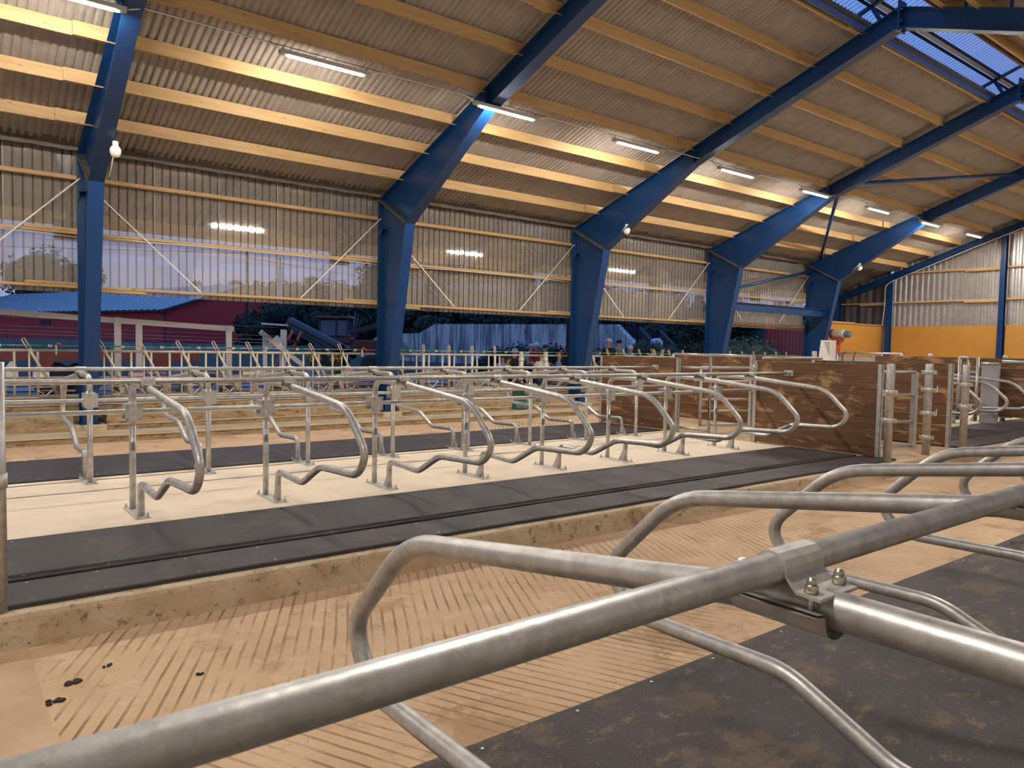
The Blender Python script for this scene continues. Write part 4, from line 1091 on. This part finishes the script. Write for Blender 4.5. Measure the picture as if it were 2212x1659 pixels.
# bare bushes
for i, (u, v, d) in enumerate(((722, 674, 42), (758, 668, 44))):
    p = at(u, v, d=d); rg = random.Random(i+5)
    t = thing('bare_shrub', 'leafless pale shrub behind the tractor, %s one' % ('left', 'right')[i], 'shrub', (p.x, p.y, 0))
    m = MB()
    for k in range(12):
        a = rg.uniform(0, 2*PI); rr = rg.uniform(.2, 1.1); h = p.z*rg.uniform(.7, 1.0)
        m.tube([(0, 0, .2), (rr*.4*math.cos(a), rr*.4*math.sin(a), h*.6), (rr*math.cos(a), rr*math.sin(a), h)], .03, 5, r2=.01)
    m.build('branches', twig, t)

# silo walls
def slab(pts, th, label, mt=conc_out, cat='wall', name='silo_wall', npan=0):
    """upright slab following photo outline points (u, v, d); bottom at ground"""
    t = thing(name, label, cat)
    P = [at(u, v, d=d) for (u, v, d) in pts]
    for i in range(len(P)-1):
        a, b = P[i], P[i+1]; dv = Vector((b.x-a.x, b.y-a.y, 0)).normalized(); nn = Vector((-dv.y, dv.x, 0))*th/2
        n = max(1, int((Vector((b.x-a.x, b.y-a.y, 0))).length/2.4))
        for k in range(n):
            f0, f1 = k/n, (k+1)/n-.0012
            q0 = a.lerp(b, f0); q1 = a.lerp(b, f1); m = MB()
            v = [(q0.x-nn.x, q0.y-nn.y, 0), (q1.x-nn.x, q1.y-nn.y, 0), (q1.x+nn.x, q1.y+nn.y, 0), (q0.x+nn.x, q0.y+nn.y, 0), (q0.x-nn.x, q0.y-nn.y, q0.z), (q1.x-nn.x, q1.y-nn.y, q1.z), (q1.x+nn.x, q1.y+nn.y, q1.z), (q0.x+nn.x, q0.y+nn.y, q0.z)]
            m.add(v, [(0, 3, 2, 1), (4, 5, 6, 7), (0, 1, 5, 4), (1, 2, 6, 5), (2, 3, 7, 6), (3, 0, 4, 7)]); m.build('wall_element', mt, t)
    return t
slab([(785, 750, 46), (825, 722, 45), (905, 720, 44), (940, 700, 44), (1335, 701, 44), (1395, 765, 36)], .25, 'long stained concrete silo wall stepping up behind the feed fence')
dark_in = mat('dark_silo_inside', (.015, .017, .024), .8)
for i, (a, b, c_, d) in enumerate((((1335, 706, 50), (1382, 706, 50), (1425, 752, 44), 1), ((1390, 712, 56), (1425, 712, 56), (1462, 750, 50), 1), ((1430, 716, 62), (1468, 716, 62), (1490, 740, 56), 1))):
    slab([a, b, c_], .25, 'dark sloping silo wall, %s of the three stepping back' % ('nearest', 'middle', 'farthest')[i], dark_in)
m = MB(); pl = [at(u, v, d=d) for (u, v, d) in ((1348, 718, 42.5), (1362, 730, 40.5), (1370, 734, 39.5), (1376, 745, 38.5), (1384, 756, 37))]
for i in range(4): m.beam(pl[i], pl[i+1], .04, .08-.02*(i % 2), (.3, -.3, 1))
tag(m.build('white_sheet_edge', white_m), 'crumpled white sheet edge hanging down the sloping silo wall', 'plastic sheet')
p = at(1418, 750, d=33); m = MB(); m.prism([(-.24, 0), (.22, -.1), (.26, .25), (.05, .40), (-.2, .32)], 'y', -.15, .15); o = m.build('white_bag', mat('pale_blue_plastic', (.45, .58, .8), .4)); o.location = p
tag(o, 'pale blue-white sack lying below the silo walls', 'sack')
# dark yard post
p = at(1232, 700, d=24); m = MB(); m.box((-.09, -.09, 0), (.09, .09, 2.6)); o = m.build('yard_post', mat('tarred_post', (.02, .018, .016), .8)); o.location = (p.x, p.y, 0)
tag(o, 'dark square post standing left of the middle blue column', 'post')
# white timber barrier
def barrier():
    a = at(-20, 672, Y=18.0); b = at(505, 711, Y=18.0)
    t = thing('timber_barrier', 'pale timber barrier with one long top board in the yard', 'barrier')
    m = MB(); m.beam(a, b, .045, .12); m.build('top_board', pine_pale, t)
    a2 = Vector(a)-Vector((0, 0, .24)); b2 = Vector(b)-Vector((0, 0, .24))
    for (u, d0) in ((253, .0), (299, .05), (493, 0.0)):
        p = at(u, 690, Y=18.0+d0); f = (p.x-a.x)/(b.x-a.x); zt_ = a.z+(b.z-a.z)*f
        m = MB(); m.cbox((p.x-.065, p.y-.07, .9 if u == 299 else .55), (p.x+.065, p.y-.02, zt_+(.07 if u != 299 else -.06)), .004); m.build('post_board', pine_pale, t)
barrier()
for i, v in enumerate((683, 702, 711, 718)):
    a = at(-20, v, Y=18.3); b = at(600, v+24, Y=18.3); m = MB(); m.tube([a, b], .005, 4)
    tag(m.build('fence_wire', mat('wire_%d' % i, (.5, .38, .38), .5) if i == 0 else bpy.data.materials['wire_0']), '%s thin wire from the top behind the timber barrier' % ORD[i], 'wire', 'wires behind the timber barrier')
# red flatbed trailer
def trailer():
    a = at(-40, 766, Y=21.5); b = at(432, 772, Y=21.5)
    t = thing('flatbed_trailer', 'rust-red flatbed trailer frame standing behind the feed fence', 'trailer', (a.x, 21.5, 0))
    L = b.x-a.x
    m = MB(); m.box((0, 0, .98), (L, .12, 1.22)); m.box((0, 2.0, .98), (L, 2.12, 1.22)); m.build('side_beam', red_m, t)
    m = MB(); m.box((0, .12, 1.18), (L, 2.0, 1.22)); m.build('deck', dark_trim, t)
    n = 12
    for i in range(n): m = MB(); m.box((L*.62+i*.26, -.02, 1.23), (L*.62+i*.26+.22, 2.1, 1.31)); m.build('deck_plank', conc_wall, t)
    for x in (L*.25, L*.8): m = MB(); m.prism([(x-.2, .98), (x+.25, .98), (x+.08, .62), (x-.08, .62)], 'y', 0, .1); m.build('bracket', red_m, t)
    for x in (L*.3, L*.42): m = MB(); m.lathe([(.25, -.1), (.45, -.12), (.47, 0), (.45, .12), (.25, .1)], (x, .2, .47), 18, 'y'); m.build('wheel', black_m, t)
trailer()
# leaning boards
def board(p, q, wd, th, label, mt=pine_pale):
    m = MB(); m.beam(p, q, th, wd); tag(m.build('loose_board', mt), label, 'board', 'loose boards in the yard')
board(at(562, 716, Y=18.6), at(655, 790, Y=18.6), .12, .05, 'long pale board leaning down to the right behind the fence')
board(at(572, 725, Y=18.8), Vector((at(573, 790, Y=18.8).x, 18.8, .02)), .10, .05, 'short upright pale board under the leaning one')
board(at(613, 712, Y=19.5), Vector((at(608, 770, Y=19.5).x, 19.5, .02)), .16, .05, 'wide upright white board right of the leaning one', white_m)
board(at(578, 750, Y=19.2), at(604, 730, Y=19.2), .18, .04, 'white board propped on the slant', white_m)
board(at(565, 699, Y=21.), at(625, 703, Y=21.), .05, .05, 'thin bare pole pointing left above the boards', pine_pale)
board(at(605, 736, Y=20.12), at(649, 738, Y=20.12), .08, .08, 'dark crossbar on the pipe rack', dark_trim)
m = MB()
for (a, b) in (((633, 713), (614, 752)), ((651, 716), (634, 752))): m.beam(at(a[0], a[1], Y=20.2), at(a[0], a[1], Y=20.2).lerp(at(b[0], b[1], Y=20.2), 3.6), .06, .06)
tag(m.build('pipe_rack', red_m), 'rust-red rack legs carrying the ribbed pipes', 'rack')
# black ribbed pipes
def pipe(a, b, r, label):
    m = MB(); d = (b-a); L = d.length; n = int(L/.09); pts = []
    ex = d.normalized(); ny = ex.orthogonal().normalized(); nz = ex.cross(ny); base = 0
    rings = []
    for i in range(n*2+1):
        c_ = a+d*(i/(n*2)); rr = r*(1 if i % 2 else .9)
        rings.append([c_+ny*(rr*math.cos(2*PI*k/12))+nz*(rr*math.sin(2*PI*k/12)) for k in range(12)])
    vs = [p for rg_ in rings for p in rg_]; fs = []
    for i in range(len(rings)-1):
        for k in range(12): j = (k+1) % 12; fs.append((i*12+k, i*12+j, i*12+12+j, i*12+12+k))
    m.add(vs, fs, True); tag(m.build('ribbed_pipe', mat_black_pipe), label, 'pipe', 'black ribbed drain pipes stacked on the rack')
mat_black_pipe = mat('black_pipe', (.02, .022, .03), .3)
for i, (du, dv, dd) in enumerate(((0, 0, 0), (-3, 7, .15), (8, 9, .3), (2, 15, .1), (12, 18, .3))):
    pipe(at(627+du, 693+dv, Y=21.0+dd), at(738+du*2.2, 752+dv*.9, Y=18.6+dd), .12, '%s black ribbed pipe from the top of the leaning stack' % ORD[i])
m = MB(); p = at(700, 792, Y=19.0)
vs = []; fs = []
for i in range(13):
    for j in range(7):
        x = (i-6)/6; y = (j-3)/3; z = max(0, 1-(x*x+y*y))*.9+.05*math.sin(i*2+j); vs.append((p.x+x*1.6, p.y+y*1.0, z))
for i in range(12):
    for j in range(6): a = i*7+j; fs.append((a, a+7, a+8, a+1))
m.add(vs, fs, True); tag(m.build('tarpaulin_heap', mat('grey_tarp', (.22, .24, .30), .5)), 'grey tarpaulin heap below the ribbed pipes', 'tarpaulin')

# tractor
def tractor():
    p = at(740, 760, d=36)
    t = thing('tractor', 'dark tractor with a cab and a front loader behind the pipes', 'tractor', (p.x, p.y, 0), R(-38))
    dk = mat('tractor_dark', (.03, .028, .035), .4); rd = mat('tractor_red', (.13, .02, .015), .4); gl = mat('cab_glass', (.05, .09, .15), .1)
    zb = .35
    m = MB(); m.cbox((-1.1, -.55, zb+1.15), (.45, .55, zb+1.5), .05); m.build('cab_base', rd, t)
    m = MB(); m.cbox((-1.0, -.5, zb+1.5), (.35, .5, zb+2.35), .06); m.build('cab_glazing', gl, t)
    for (x, y) in ((-1.0, -.52), (.35, -.52), (-1.0, .52), (.35, .52), (-.2, -.53)):
        m = MB(); m.box((x-.04, y-.04, zb+1.4), (x+.04, y+.04, zb+2.4)); m.build('cab_pillar', dk, t)
    m = MB(); m.cbox((-1.2, -.65, zb+2.35), (.5, .65, zb+2.5), .05); m.build('cab_roof', rd, t)
    m = MB(); m.cbox((.45, -.35, zb+.7), (2.0, .35, zb+1.4), .08); m.build('bonnet', rd, t)
    for (x, r, y) in ((-.6, .8, -.75), (-.6, .8, .75), (1.6, .55, -.7), (1.6, .55, .7)):
        m = MB(); m.lathe([(r*.5, -.18), (r*.95, -.2), (r, -.12), (r, .12), (r*.95, .2), (r*.5, .18)], (x, y, r), 20, 'y'); wh = m.build('wheel', black_m, t)
        m = MB(); m.lathe([(.05, -.12), (r*.5, -.16), (r*.5, .16), (.05, .12)], (x, y, r), 14, 'y'); m.build('rim', rd, wh)
    m = MB()
    for y in (-.5, .5): m.beam((.3, y, zb+1.7), (1.9, y, zb+2.15), .1, .16); m.beam((1.85, y, zb+2.15), (3.1, y, zb+1.0), .1, .16)
    m.build('loader_arm', dk, t)
    m = MB(); m.prism([(3.0, zb+.6), (3.7, zb+.6), (3.1, zb+1.3), (3.0, zb+1.3)], 'y', -.8, .8); m.build('bucket', conc_wall, t)
tractor()

# picnic tables
def picnic(X, Y, rz, label):
    t = thing('picnic_table', label, 'table', (X, Y, 0.02), rz, 'wooden tables in the feed yard')
    for i in range(4): m = MB(); m.cbox((-.95, -.36+.18*i, .72), (.95, -.19+.18*i, .755), .003); m.build('tabletop_plank', table_m, t)
    for s in (-1, 1):
        b = MB(); b.cbox((-.95, s*.72-.13, .42), (.95, s*.72+.13, .455), .003); b.build('bench', table_m, t)
    for x in (-.65, .65):
        for s in (-1, 1): m = MB(); m.beam((x, s*.75, 0), (x, s*.2, .72), .045, .10, (1, 0, 0)); m.build('leg', table_m, t)
        m = MB(); m.cbox((x-.02, -.78, .36), (x+.02, .78, .42), .003); m.build('crossbar', table_m, t)
table_m = wood('table_wood', (.40, .25, .17), (.52, .35, .25), 'x')
tb = [(1.3, 17.0), (3.6, 16.9), (6.0, 17.2), (8.4, 17.0), (10.8, 17.2), (13.2, 17.4), (4.8, 18.6+.3), (9.6, 19.2), (16.4, 17.6), (18.8, 17.7)]
for i, (x, y) in enumerate(tb): picnic(x, y, R(random.uniform(-4, 4)), '%s wooden picnic table from the left just outside the feed fence' % ORD[i] if i < 6 else 'wooden picnic table of the back line, %s' % ORD[i-6])
# jug
p = at(22, 826, Y=16.8); t = thing('plastic_jug', 'white plastic jug on the table at the left edge', 'jug', (1.12, 16.75, .775))
m = MB(); m.cbox((-.10, -.07, 0), (.10, .07, .19), .02); m.prism([(-.10, .19), (.10, .19), (.05, .26), (.04, .28), (-.04, .28), (-.05, .26)], 'y', -.065, .065); m.build('body', white_m, t)
m = MB(); m.lathe([(.035, .28), (.035, .31)], (0, 0, 0), 12); m.build('cap', white_m, t)
# sunflowers in vases
yel = mat('sunflower_petals', (.75, .45, .03), .6)
for i, (u, v) in enumerate(((678, 790), (722, 778))):
    p = at(u, v, Y=17.15); rg = random.Random(i)
    t = thing('sunflower_bunch', 'bunch of sunflowers on a table behind the fence, %s one' % ('left', 'right')[i], 'flowers', (p.x, p.y, .775))
    m = MB(); m.lathe([(.05, 0), (.06, .1), (.04, .18), (.05, .2)], (0, 0, 0), 12); m.build('vase', green_m, t)
    for k in range(5):
        a = k*1.3; x, y, z = .12*math.cos(a), .12*math.sin(a), .38+.06*(k % 3)
        m = MB(); m.tube([(0, 0, .1), (x, y, z)], .006, 5); st = m.build('stem', leaf_b, t)
        m = MB(); m.lathe([(.03, -.01), (.03, .01)], (x, y-.02, z), 10, 'y'); m.build('flower_centre', bark, t)
        m = MB()
        for j in range(10):
            b = 2*PI*j/10; m.add([(x+.03*math.cos(b), y-.01, z+.03*math.sin(b)), (x+.055*math.cos(b-.2), y-.015, z+.055*math.sin(b-.2)), (x+.08*math.cos(b), y-.01, z+.08*math.sin(b)), (x+.055*math.cos(b+.2), y-.015, z+.055*math.sin(b+.2))], [(0, 1, 2, 3)])
        m.build('petals', yel, t)
    m = MB()
    for k in range(60):
        c_ = Vector((rg.uniform(-.15, .15), rg.uniform(-.1, .1), rg.uniform(.15, .4))); a = Vector((rg.gauss(0, 1), rg.gauss(0, 1), rg.gauss(0, 1))).normalized()*.04; b = a.orthogonal().normalized()*.02
        m.add([c_-a, c_+b, c_+a, c_-b], [(0, 1, 2, 3)])
    m.build('leaves', leaf_m, t)
# tableware boxes
cols = [white_m, mat('pink_cloth', (.6, .42, .36), .8), mat('blue_box', (.06, .12, .3), .5), white_m, mat('cardboard', (.42, .26, .13), .8)]
nm_ = ['white', 'pinkish', 'blue', 'white', 'cardboard']
for i, (x, y) in enumerate(((1.6, 16.9), (3.3, 17.0), (4.0, 16.8), (5.7, 17.2), (6.5, 17.1), (8.1, 17.0), (8.9, 16.9), (10.5, 17.2), (11.2, 17.1), (13.0, 17.4), (16.2, 17.6), (18.6, 17.7))):
    t = thing('food_box', '%s box on the outdoor tables, %s from the left' % (nm_[i % 5], ORD[i]), 'box', (x, y, .775), random.uniform(-.5, .5), 'boxes on the outdoor tables')
    m = MB(); m.cbox((-.13, -.09, 0), (.13, .09, .09), .008); m.build('box_body', cols[i % 5], t)
    m = MB(); m.cbox((-.135, -.095, .09), (.135, .095, .105), .004); m.build('lid', cols[(i+1) % 5] if i % 2 else cols[i % 5], t)
# lettered white board
p = at(592, 789, Y=17.0)
t = thing('lettered_board', 'white board with faded dark letters behind the fence', 'sign', (p.x, 17.25, .845), R(0))
m = MB(); m.cbox((-.32, -.01, -.06), (.32, .01, .07), .004); m.build('board', white_m, t)
fc = bpy.data.curves.new('lettering', 'FONT'); fc.body = 'I-JMNIN'; fc.size = .10; fc.extrude = .001; fc.align_x = 'CENTER'; fc.align_y = 'CENTER'; fc.materials.append(black_m)
fo0 = bpy.data.objects.new('lettering', fc); C.objects.link(fo0); bpy.context.view_layer.update()
fo = bpy.data.objects.new('letters', bpy.data.meshes.new_from_object(fo0)); bpy.data.objects.remove(fo0); C.objects.link(fo); fo.parent = t; fo.location = (0, -.013, 0); fo.rotation_euler = (PI/2, 0, 0)

# red door panel outside, right
a = at(1655, 712, Y=19.5); b = at(1755, 712, Y=19.5)
dr_ = thing('red_door_panel', 'dark red ribbed sliding door panel behind the last feed fence', 'door', (a.x, 19.5, 0))
L = b.x-a.x+2.5; m = MB(); m.box((0, 0, .1), (L, .08, 3.1)); m.build('panel_sheet', redwall, dr_)
rb = MB(); rb.box((0, -.012, .1), (.05, 0, 3.1)); rme = rb.mesh('rib', redwall)
x = .1
while x < L: inst('rib', rme, dr_, (x, 0, 0)); x += .3
m = MB(); m.box((-.28, -.03, .1), (-.02, .1, 3.1)); m.build('door_edge', dark_trim, dr_)

# ================================================================== PEOPLE
skin_m = mat('skin', (.52, .30, .21), .55); trous = mat('dark_trousers', (.03, .035, .05), .8)
def skinned(name, verts, edges, rad, mt, parent, root=0, sub=1):
    me = bpy.data.meshes.new(name); me.from_pydata([tuple(v) for v in verts], edges, []); me.materials.append(mt)
    o = bpy.data.objects.new(name, me); C.objects.link(o); o.parent = parent
    md = o.modifiers.new('skin', 'SKIN'); md.use_smooth_shade = True
    for i, r in enumerate(rad): me.skin_vertices[0].data[i].radius = (r, r) if not isinstance(r, tuple) else r
    me.skin_vertices[0].data[root].use_root = True
    s = o.modifiers.new('sub', 'SUBSURF'); s.levels = sub; s.render_levels = sub
    return o
def person(u, v, d, label, shirt, hair, cap=None, sit=False, face=0.0, collar=None):
    p = at(u, v, d=d); hz = p.z                     # head centre height
    t = thing('person', label, 'person', (p.x, p.y, 0), face, 'people standing and sitting in the feed yard')
    k = 1.0 if sit else hz/1.62
    base = hz-1.62*k                                 # pelvis reference
    S_ = k
    def z(h): return hz-(1.62-h)*S_
    hip = z(.95)
    V = [(0, 0, hip), (0, .01, z(1.12)), (0, .02, z(1.34)), (0, .01, z(1.45)), (0, .0, z(1.53)), (0, -.015, z(1.62)), (0, -.02, z(1.68))]
    E = [(0, 1), (1, 2), (2, 3), (3, 4), (4, 5), (5, 6)]; Rr = [(.15, .11), (.14, .10), (.16, .11), (.075, .06), (.055, .055), (.078, .092), (.07, .082)]
    for s in (-1, 1):
        b = len(V)
        V += [(s*.17*S_, .01, z(1.40)), (s*.24*S_, -.02, z(1.14)), (s*.20*S_, -.20*S_, z(1.0)), (s*.19*S_, -.27*S_, z(.98))]
        E += [(2, b), (b, b+1), (b+1, b+2), (b+2, b+3)]; Rr += [.062, .045, .032, (.036, .022)]
        b = len(V)
        if sit: V += [(s*.10, -.03, hip-.02), (s*.13, -.42, hip-.02), (s*.13, -.44, max(.1, hip-.45)), (s*.13, -.56, max(.05, hip-.50))]
        else: V += [(s*.10, 0, hip-.06), (s*.11, -.01, hip*.52), (s*.11, .02, .09), (s*.12, -.13, .05)]
        E += [(0, b), (b, b+1), (b+1, b+2), (b+2, b+3)]; Rr += [.085, .058, .042, .038]
    body = skinned('body', V, E, Rr, skin_m, t)
    # clothes, slightly outside the body
    Vs = V[:4]+[]; Es = [(0, 1), (1, 2), (2, 3)]; Rs = [(.165, .125), (.155, .115), (.175, .125), (.085, .07)]
    for s in (-1, 1):
        b = len(Vs); i0 = 7 if s == -1 else 15
        Vs += [V[i0], V[i0+1], (Vector(V[i0+1]).lerp(Vector(V[i0+2]), .7))]; Es += [(2, b), (b, b+1), (b+1, b+2)]; Rs += [.072, .056, .044]
    skinned('shirt', Vs, Es, Rs, shirt, t)
    Vt = [V[0], ]; Et = []; Rt = [(.165, .125)]
    for s in (-1, 1):
        b = len(Vt); i0 = 11 if s == -1 else 19
        Vt += [V[i0], V[i0+1], V[i0+2]]; Et += [(0, b), (b, b+1), (b+1, b+2)]; Rt += [.095, .07, .056]
    skinned('trousers', Vt, Et, Rt, trous, t)
    hc = Vector((0, -.02, hz+.02))
    # face
    m = MB()
    m.lathe([(.0015, -.012), (.011, -.008), (.014, 0), (.011, .008), (.0015, .012)], (0, -.112, hz-.01), 8); m.build('nose', skin_m, t)
    m = MB()
    for s in (-1, 1): m.lathe([(.002, -.008), (.010, 0), (.002, .008)], (s*.032, -.098, hz+.018), 8)
    m.build('eyes', black_m, t)
    m = MB(); m.cbox((-.022, -.106, hz-.05), (.022, -.096, hz-.043), .001); m.build('mouth', mat_lip, t)
    m = MB()
    for s in (-1, 1): m.lathe([(.004, -.03), (.016, -.012), (.018, .01), (.004, .03)], (s*.085, -.01, hz), 8)
    m.build('ears', skin_m, t)
    if hair:
        m = MB(); pr = []
        for k_ in range(7): a = PI*.10+PI*.40*k_/6; pr.append((.098*math.cos(a)+.002, .11*math.sin(a)-.0))
        m.lathe([(.092, -.03), (.099, 0)]+pr[0:], (0, .012, hz+.025), 14); m.build('hair', hair, t)
    if cap:
        m = MB(); m.lathe([(.102, 0), (.104, .02), (.098, .06), (.075, .095), (.03, .11)], (0, 0, hz+.035), 14); cp = m.build('cap', cap, t)
        m = MB(); m.prism([(-.075, -.08), (.075, -.08), (.055, -.17), (-.055, -.17)], 'z', hz+.035, hz+.043); m.build('cap_brim', cap, cp)
    # hands: palm and five fingers
    for s in (-1, 1):
        hx, hy, hz_ = V[10 if s == -1 else 18]; m = MB()
        m.cbox((hx-.035, hy-.07, hz_-.012), (hx+.035, hy, hz_+.012), .008)
        for j in range(4):
            fx = hx-.027+.018*j; Lf = (.06, .07, .065, .05)[j]
            m.tube([(fx, hy-.06, hz_), (fx, hy-.07-Lf*.5, hz_-.004), (fx, hy-.07-Lf*.9, hz_-.022)], .0085, 6)
        m.tube([(hx-s*.03, hy-.01, hz_), (hx-s*.058, hy-.04, hz_-.006), (hx-s*.06, hy-.07, hz_-.012)], .0095, 6)
        m.build('hand', skin_m, t)
    return t
mat_lip = mat('lips', (.35, .12, .10), .5)
grey_h = mat('grey_hair', (.42, .40, .38), .8); white_h = mat('white_hair', (.72, .70, .68), .8); dark_h = mat('dark_hair', (.04, .03, .025), .8)
m_red = mat('red_knit', (.32, .03, .03), .9); m_black = mat('black_jacket', (.02, .018, .018), .8); m_olive = mat('olive_jacket', (.22, .20, .12), .8)
m_white = mat('pale_shirt', (.60, .56, .50), .8); m_yel = mat('hi_vis_yellow', (.75, .78, .04), .7); m_blue = mat('light_blue_shirt', (.25, .34, .62), .8)
m_chk = bpy.data.materials.new('checked_shirt'); m_chk.use_nodes = True
_t = m_chk.node_tree; _c = _t.nodes.new('ShaderNodeTexChecker'); _c.inputs['Scale'].default_value = 18; _c.inputs[1].default_value = (.6, .55, .5, 1); _c.inputs[2].default_value = (.03, .02, .03, 1)
_g = _t.nodes.new('ShaderNodeNewGeometry'); _t.links.new(_g.outputs['Position'], _c.inputs[0]); _t.links.new(_c.outputs[0], _t.nodes['Principled BSDF'].inputs['Base Color'])
TO = math.atan2(-1, 0)
person(1147, 750, 26, 'person with grey hair seen from behind next to the red pullover', m_white, grey_h, face=R(150))
person(1159, 747, 25, 'person with white hair and a red pullover facing the barn', m_red, white_h, face=R(-20))
person(1178, 752, 27, 'person with short dark hair in profile behind the fence', m_black, dark_h, face=R(60))
person(1112, 762, 24, 'person in a pale cap at the left of the group', m_black, grey_h, cap=mat('pale_cap', (.6, .5, .52), .7), sit=True, face=R(10))
person(1097, 776, 22.5, 'person in a hi-vis yellow vest sitting behind the fence', m_yel, dark_h, sit=True, face=R(70))
person(1086, 774, 23.5, 'person in a light blue shirt at the far left of the group', m_blue, dark_h, sit=True, face=R(-30))
person(1171, 768, 21, 'person in a pale shirt bending at a table, back to the barn', m_white, dark_h, sit=True, face=R(170))
person(1208, 770, 24, 'person with a reddish face sitting left of the middle column', m_blue, mat('ginger_hair', (.4, .15, .05), .8), sit=True, face=R(40))
person(1276, 747, 24, 'person in a checked shirt and black cap beside the middle column', m_chk, None, cap=m_black, face=R(45))
person(1315, 740, 25, 'person in a black jacket and white cap, back to the barn', m_black, None, cap=mat('white_cap', (.7, .66, .6), .7), face=R(165))
person(1337, 743, 26, 'person in an olive jacket and dark cap, back to the barn', m_olive, None, cap=m_black, face=R(190))
person(1362, 754, 26, 'person with white hair and glasses-free face behind the plank screen', m_blue, white_h, sit=True, face=R(0))
person(1409, 754, 27, 'person in a dark cap right of the white-haired one', m_white, None, cap=m_black, sit=True, face=R(200))
person(1430, 757, 25, 'bald person in a bright yellow top behind the plank screen', m_yel, None, sit=True, face=R(30))
person(1293, 758, 30, 'small distant person between the checked shirt and the black jacket', m_black, dark_h, sit=True, face=R(0))

# small droppings on the aisle
for i, (u, v, s_) in enumerate(((150, 1477, .05), (121, 1516, .04), (232, 1440, .02), (432, 1458, .015))):
    p = at(u, v, z=-.2); m = MB(); rg = random.Random(i)
    for k in range(6): m.lathe([(.002, 0), (s_*.4, .003), (s_*.3, .010), (.002, .014)], (rg.uniform(-s_, s_), rg.uniform(-s_*.5, s_*.5), 0), 7)
    o = m.build('dung_crumb', bark); o.location = p
    tag(o, 'dark crumb of dung on the near aisle floor, %s from the left' % ORD[[1, 0, 2, 3][i]], 'dirt', 'dung crumbs on the near aisle')
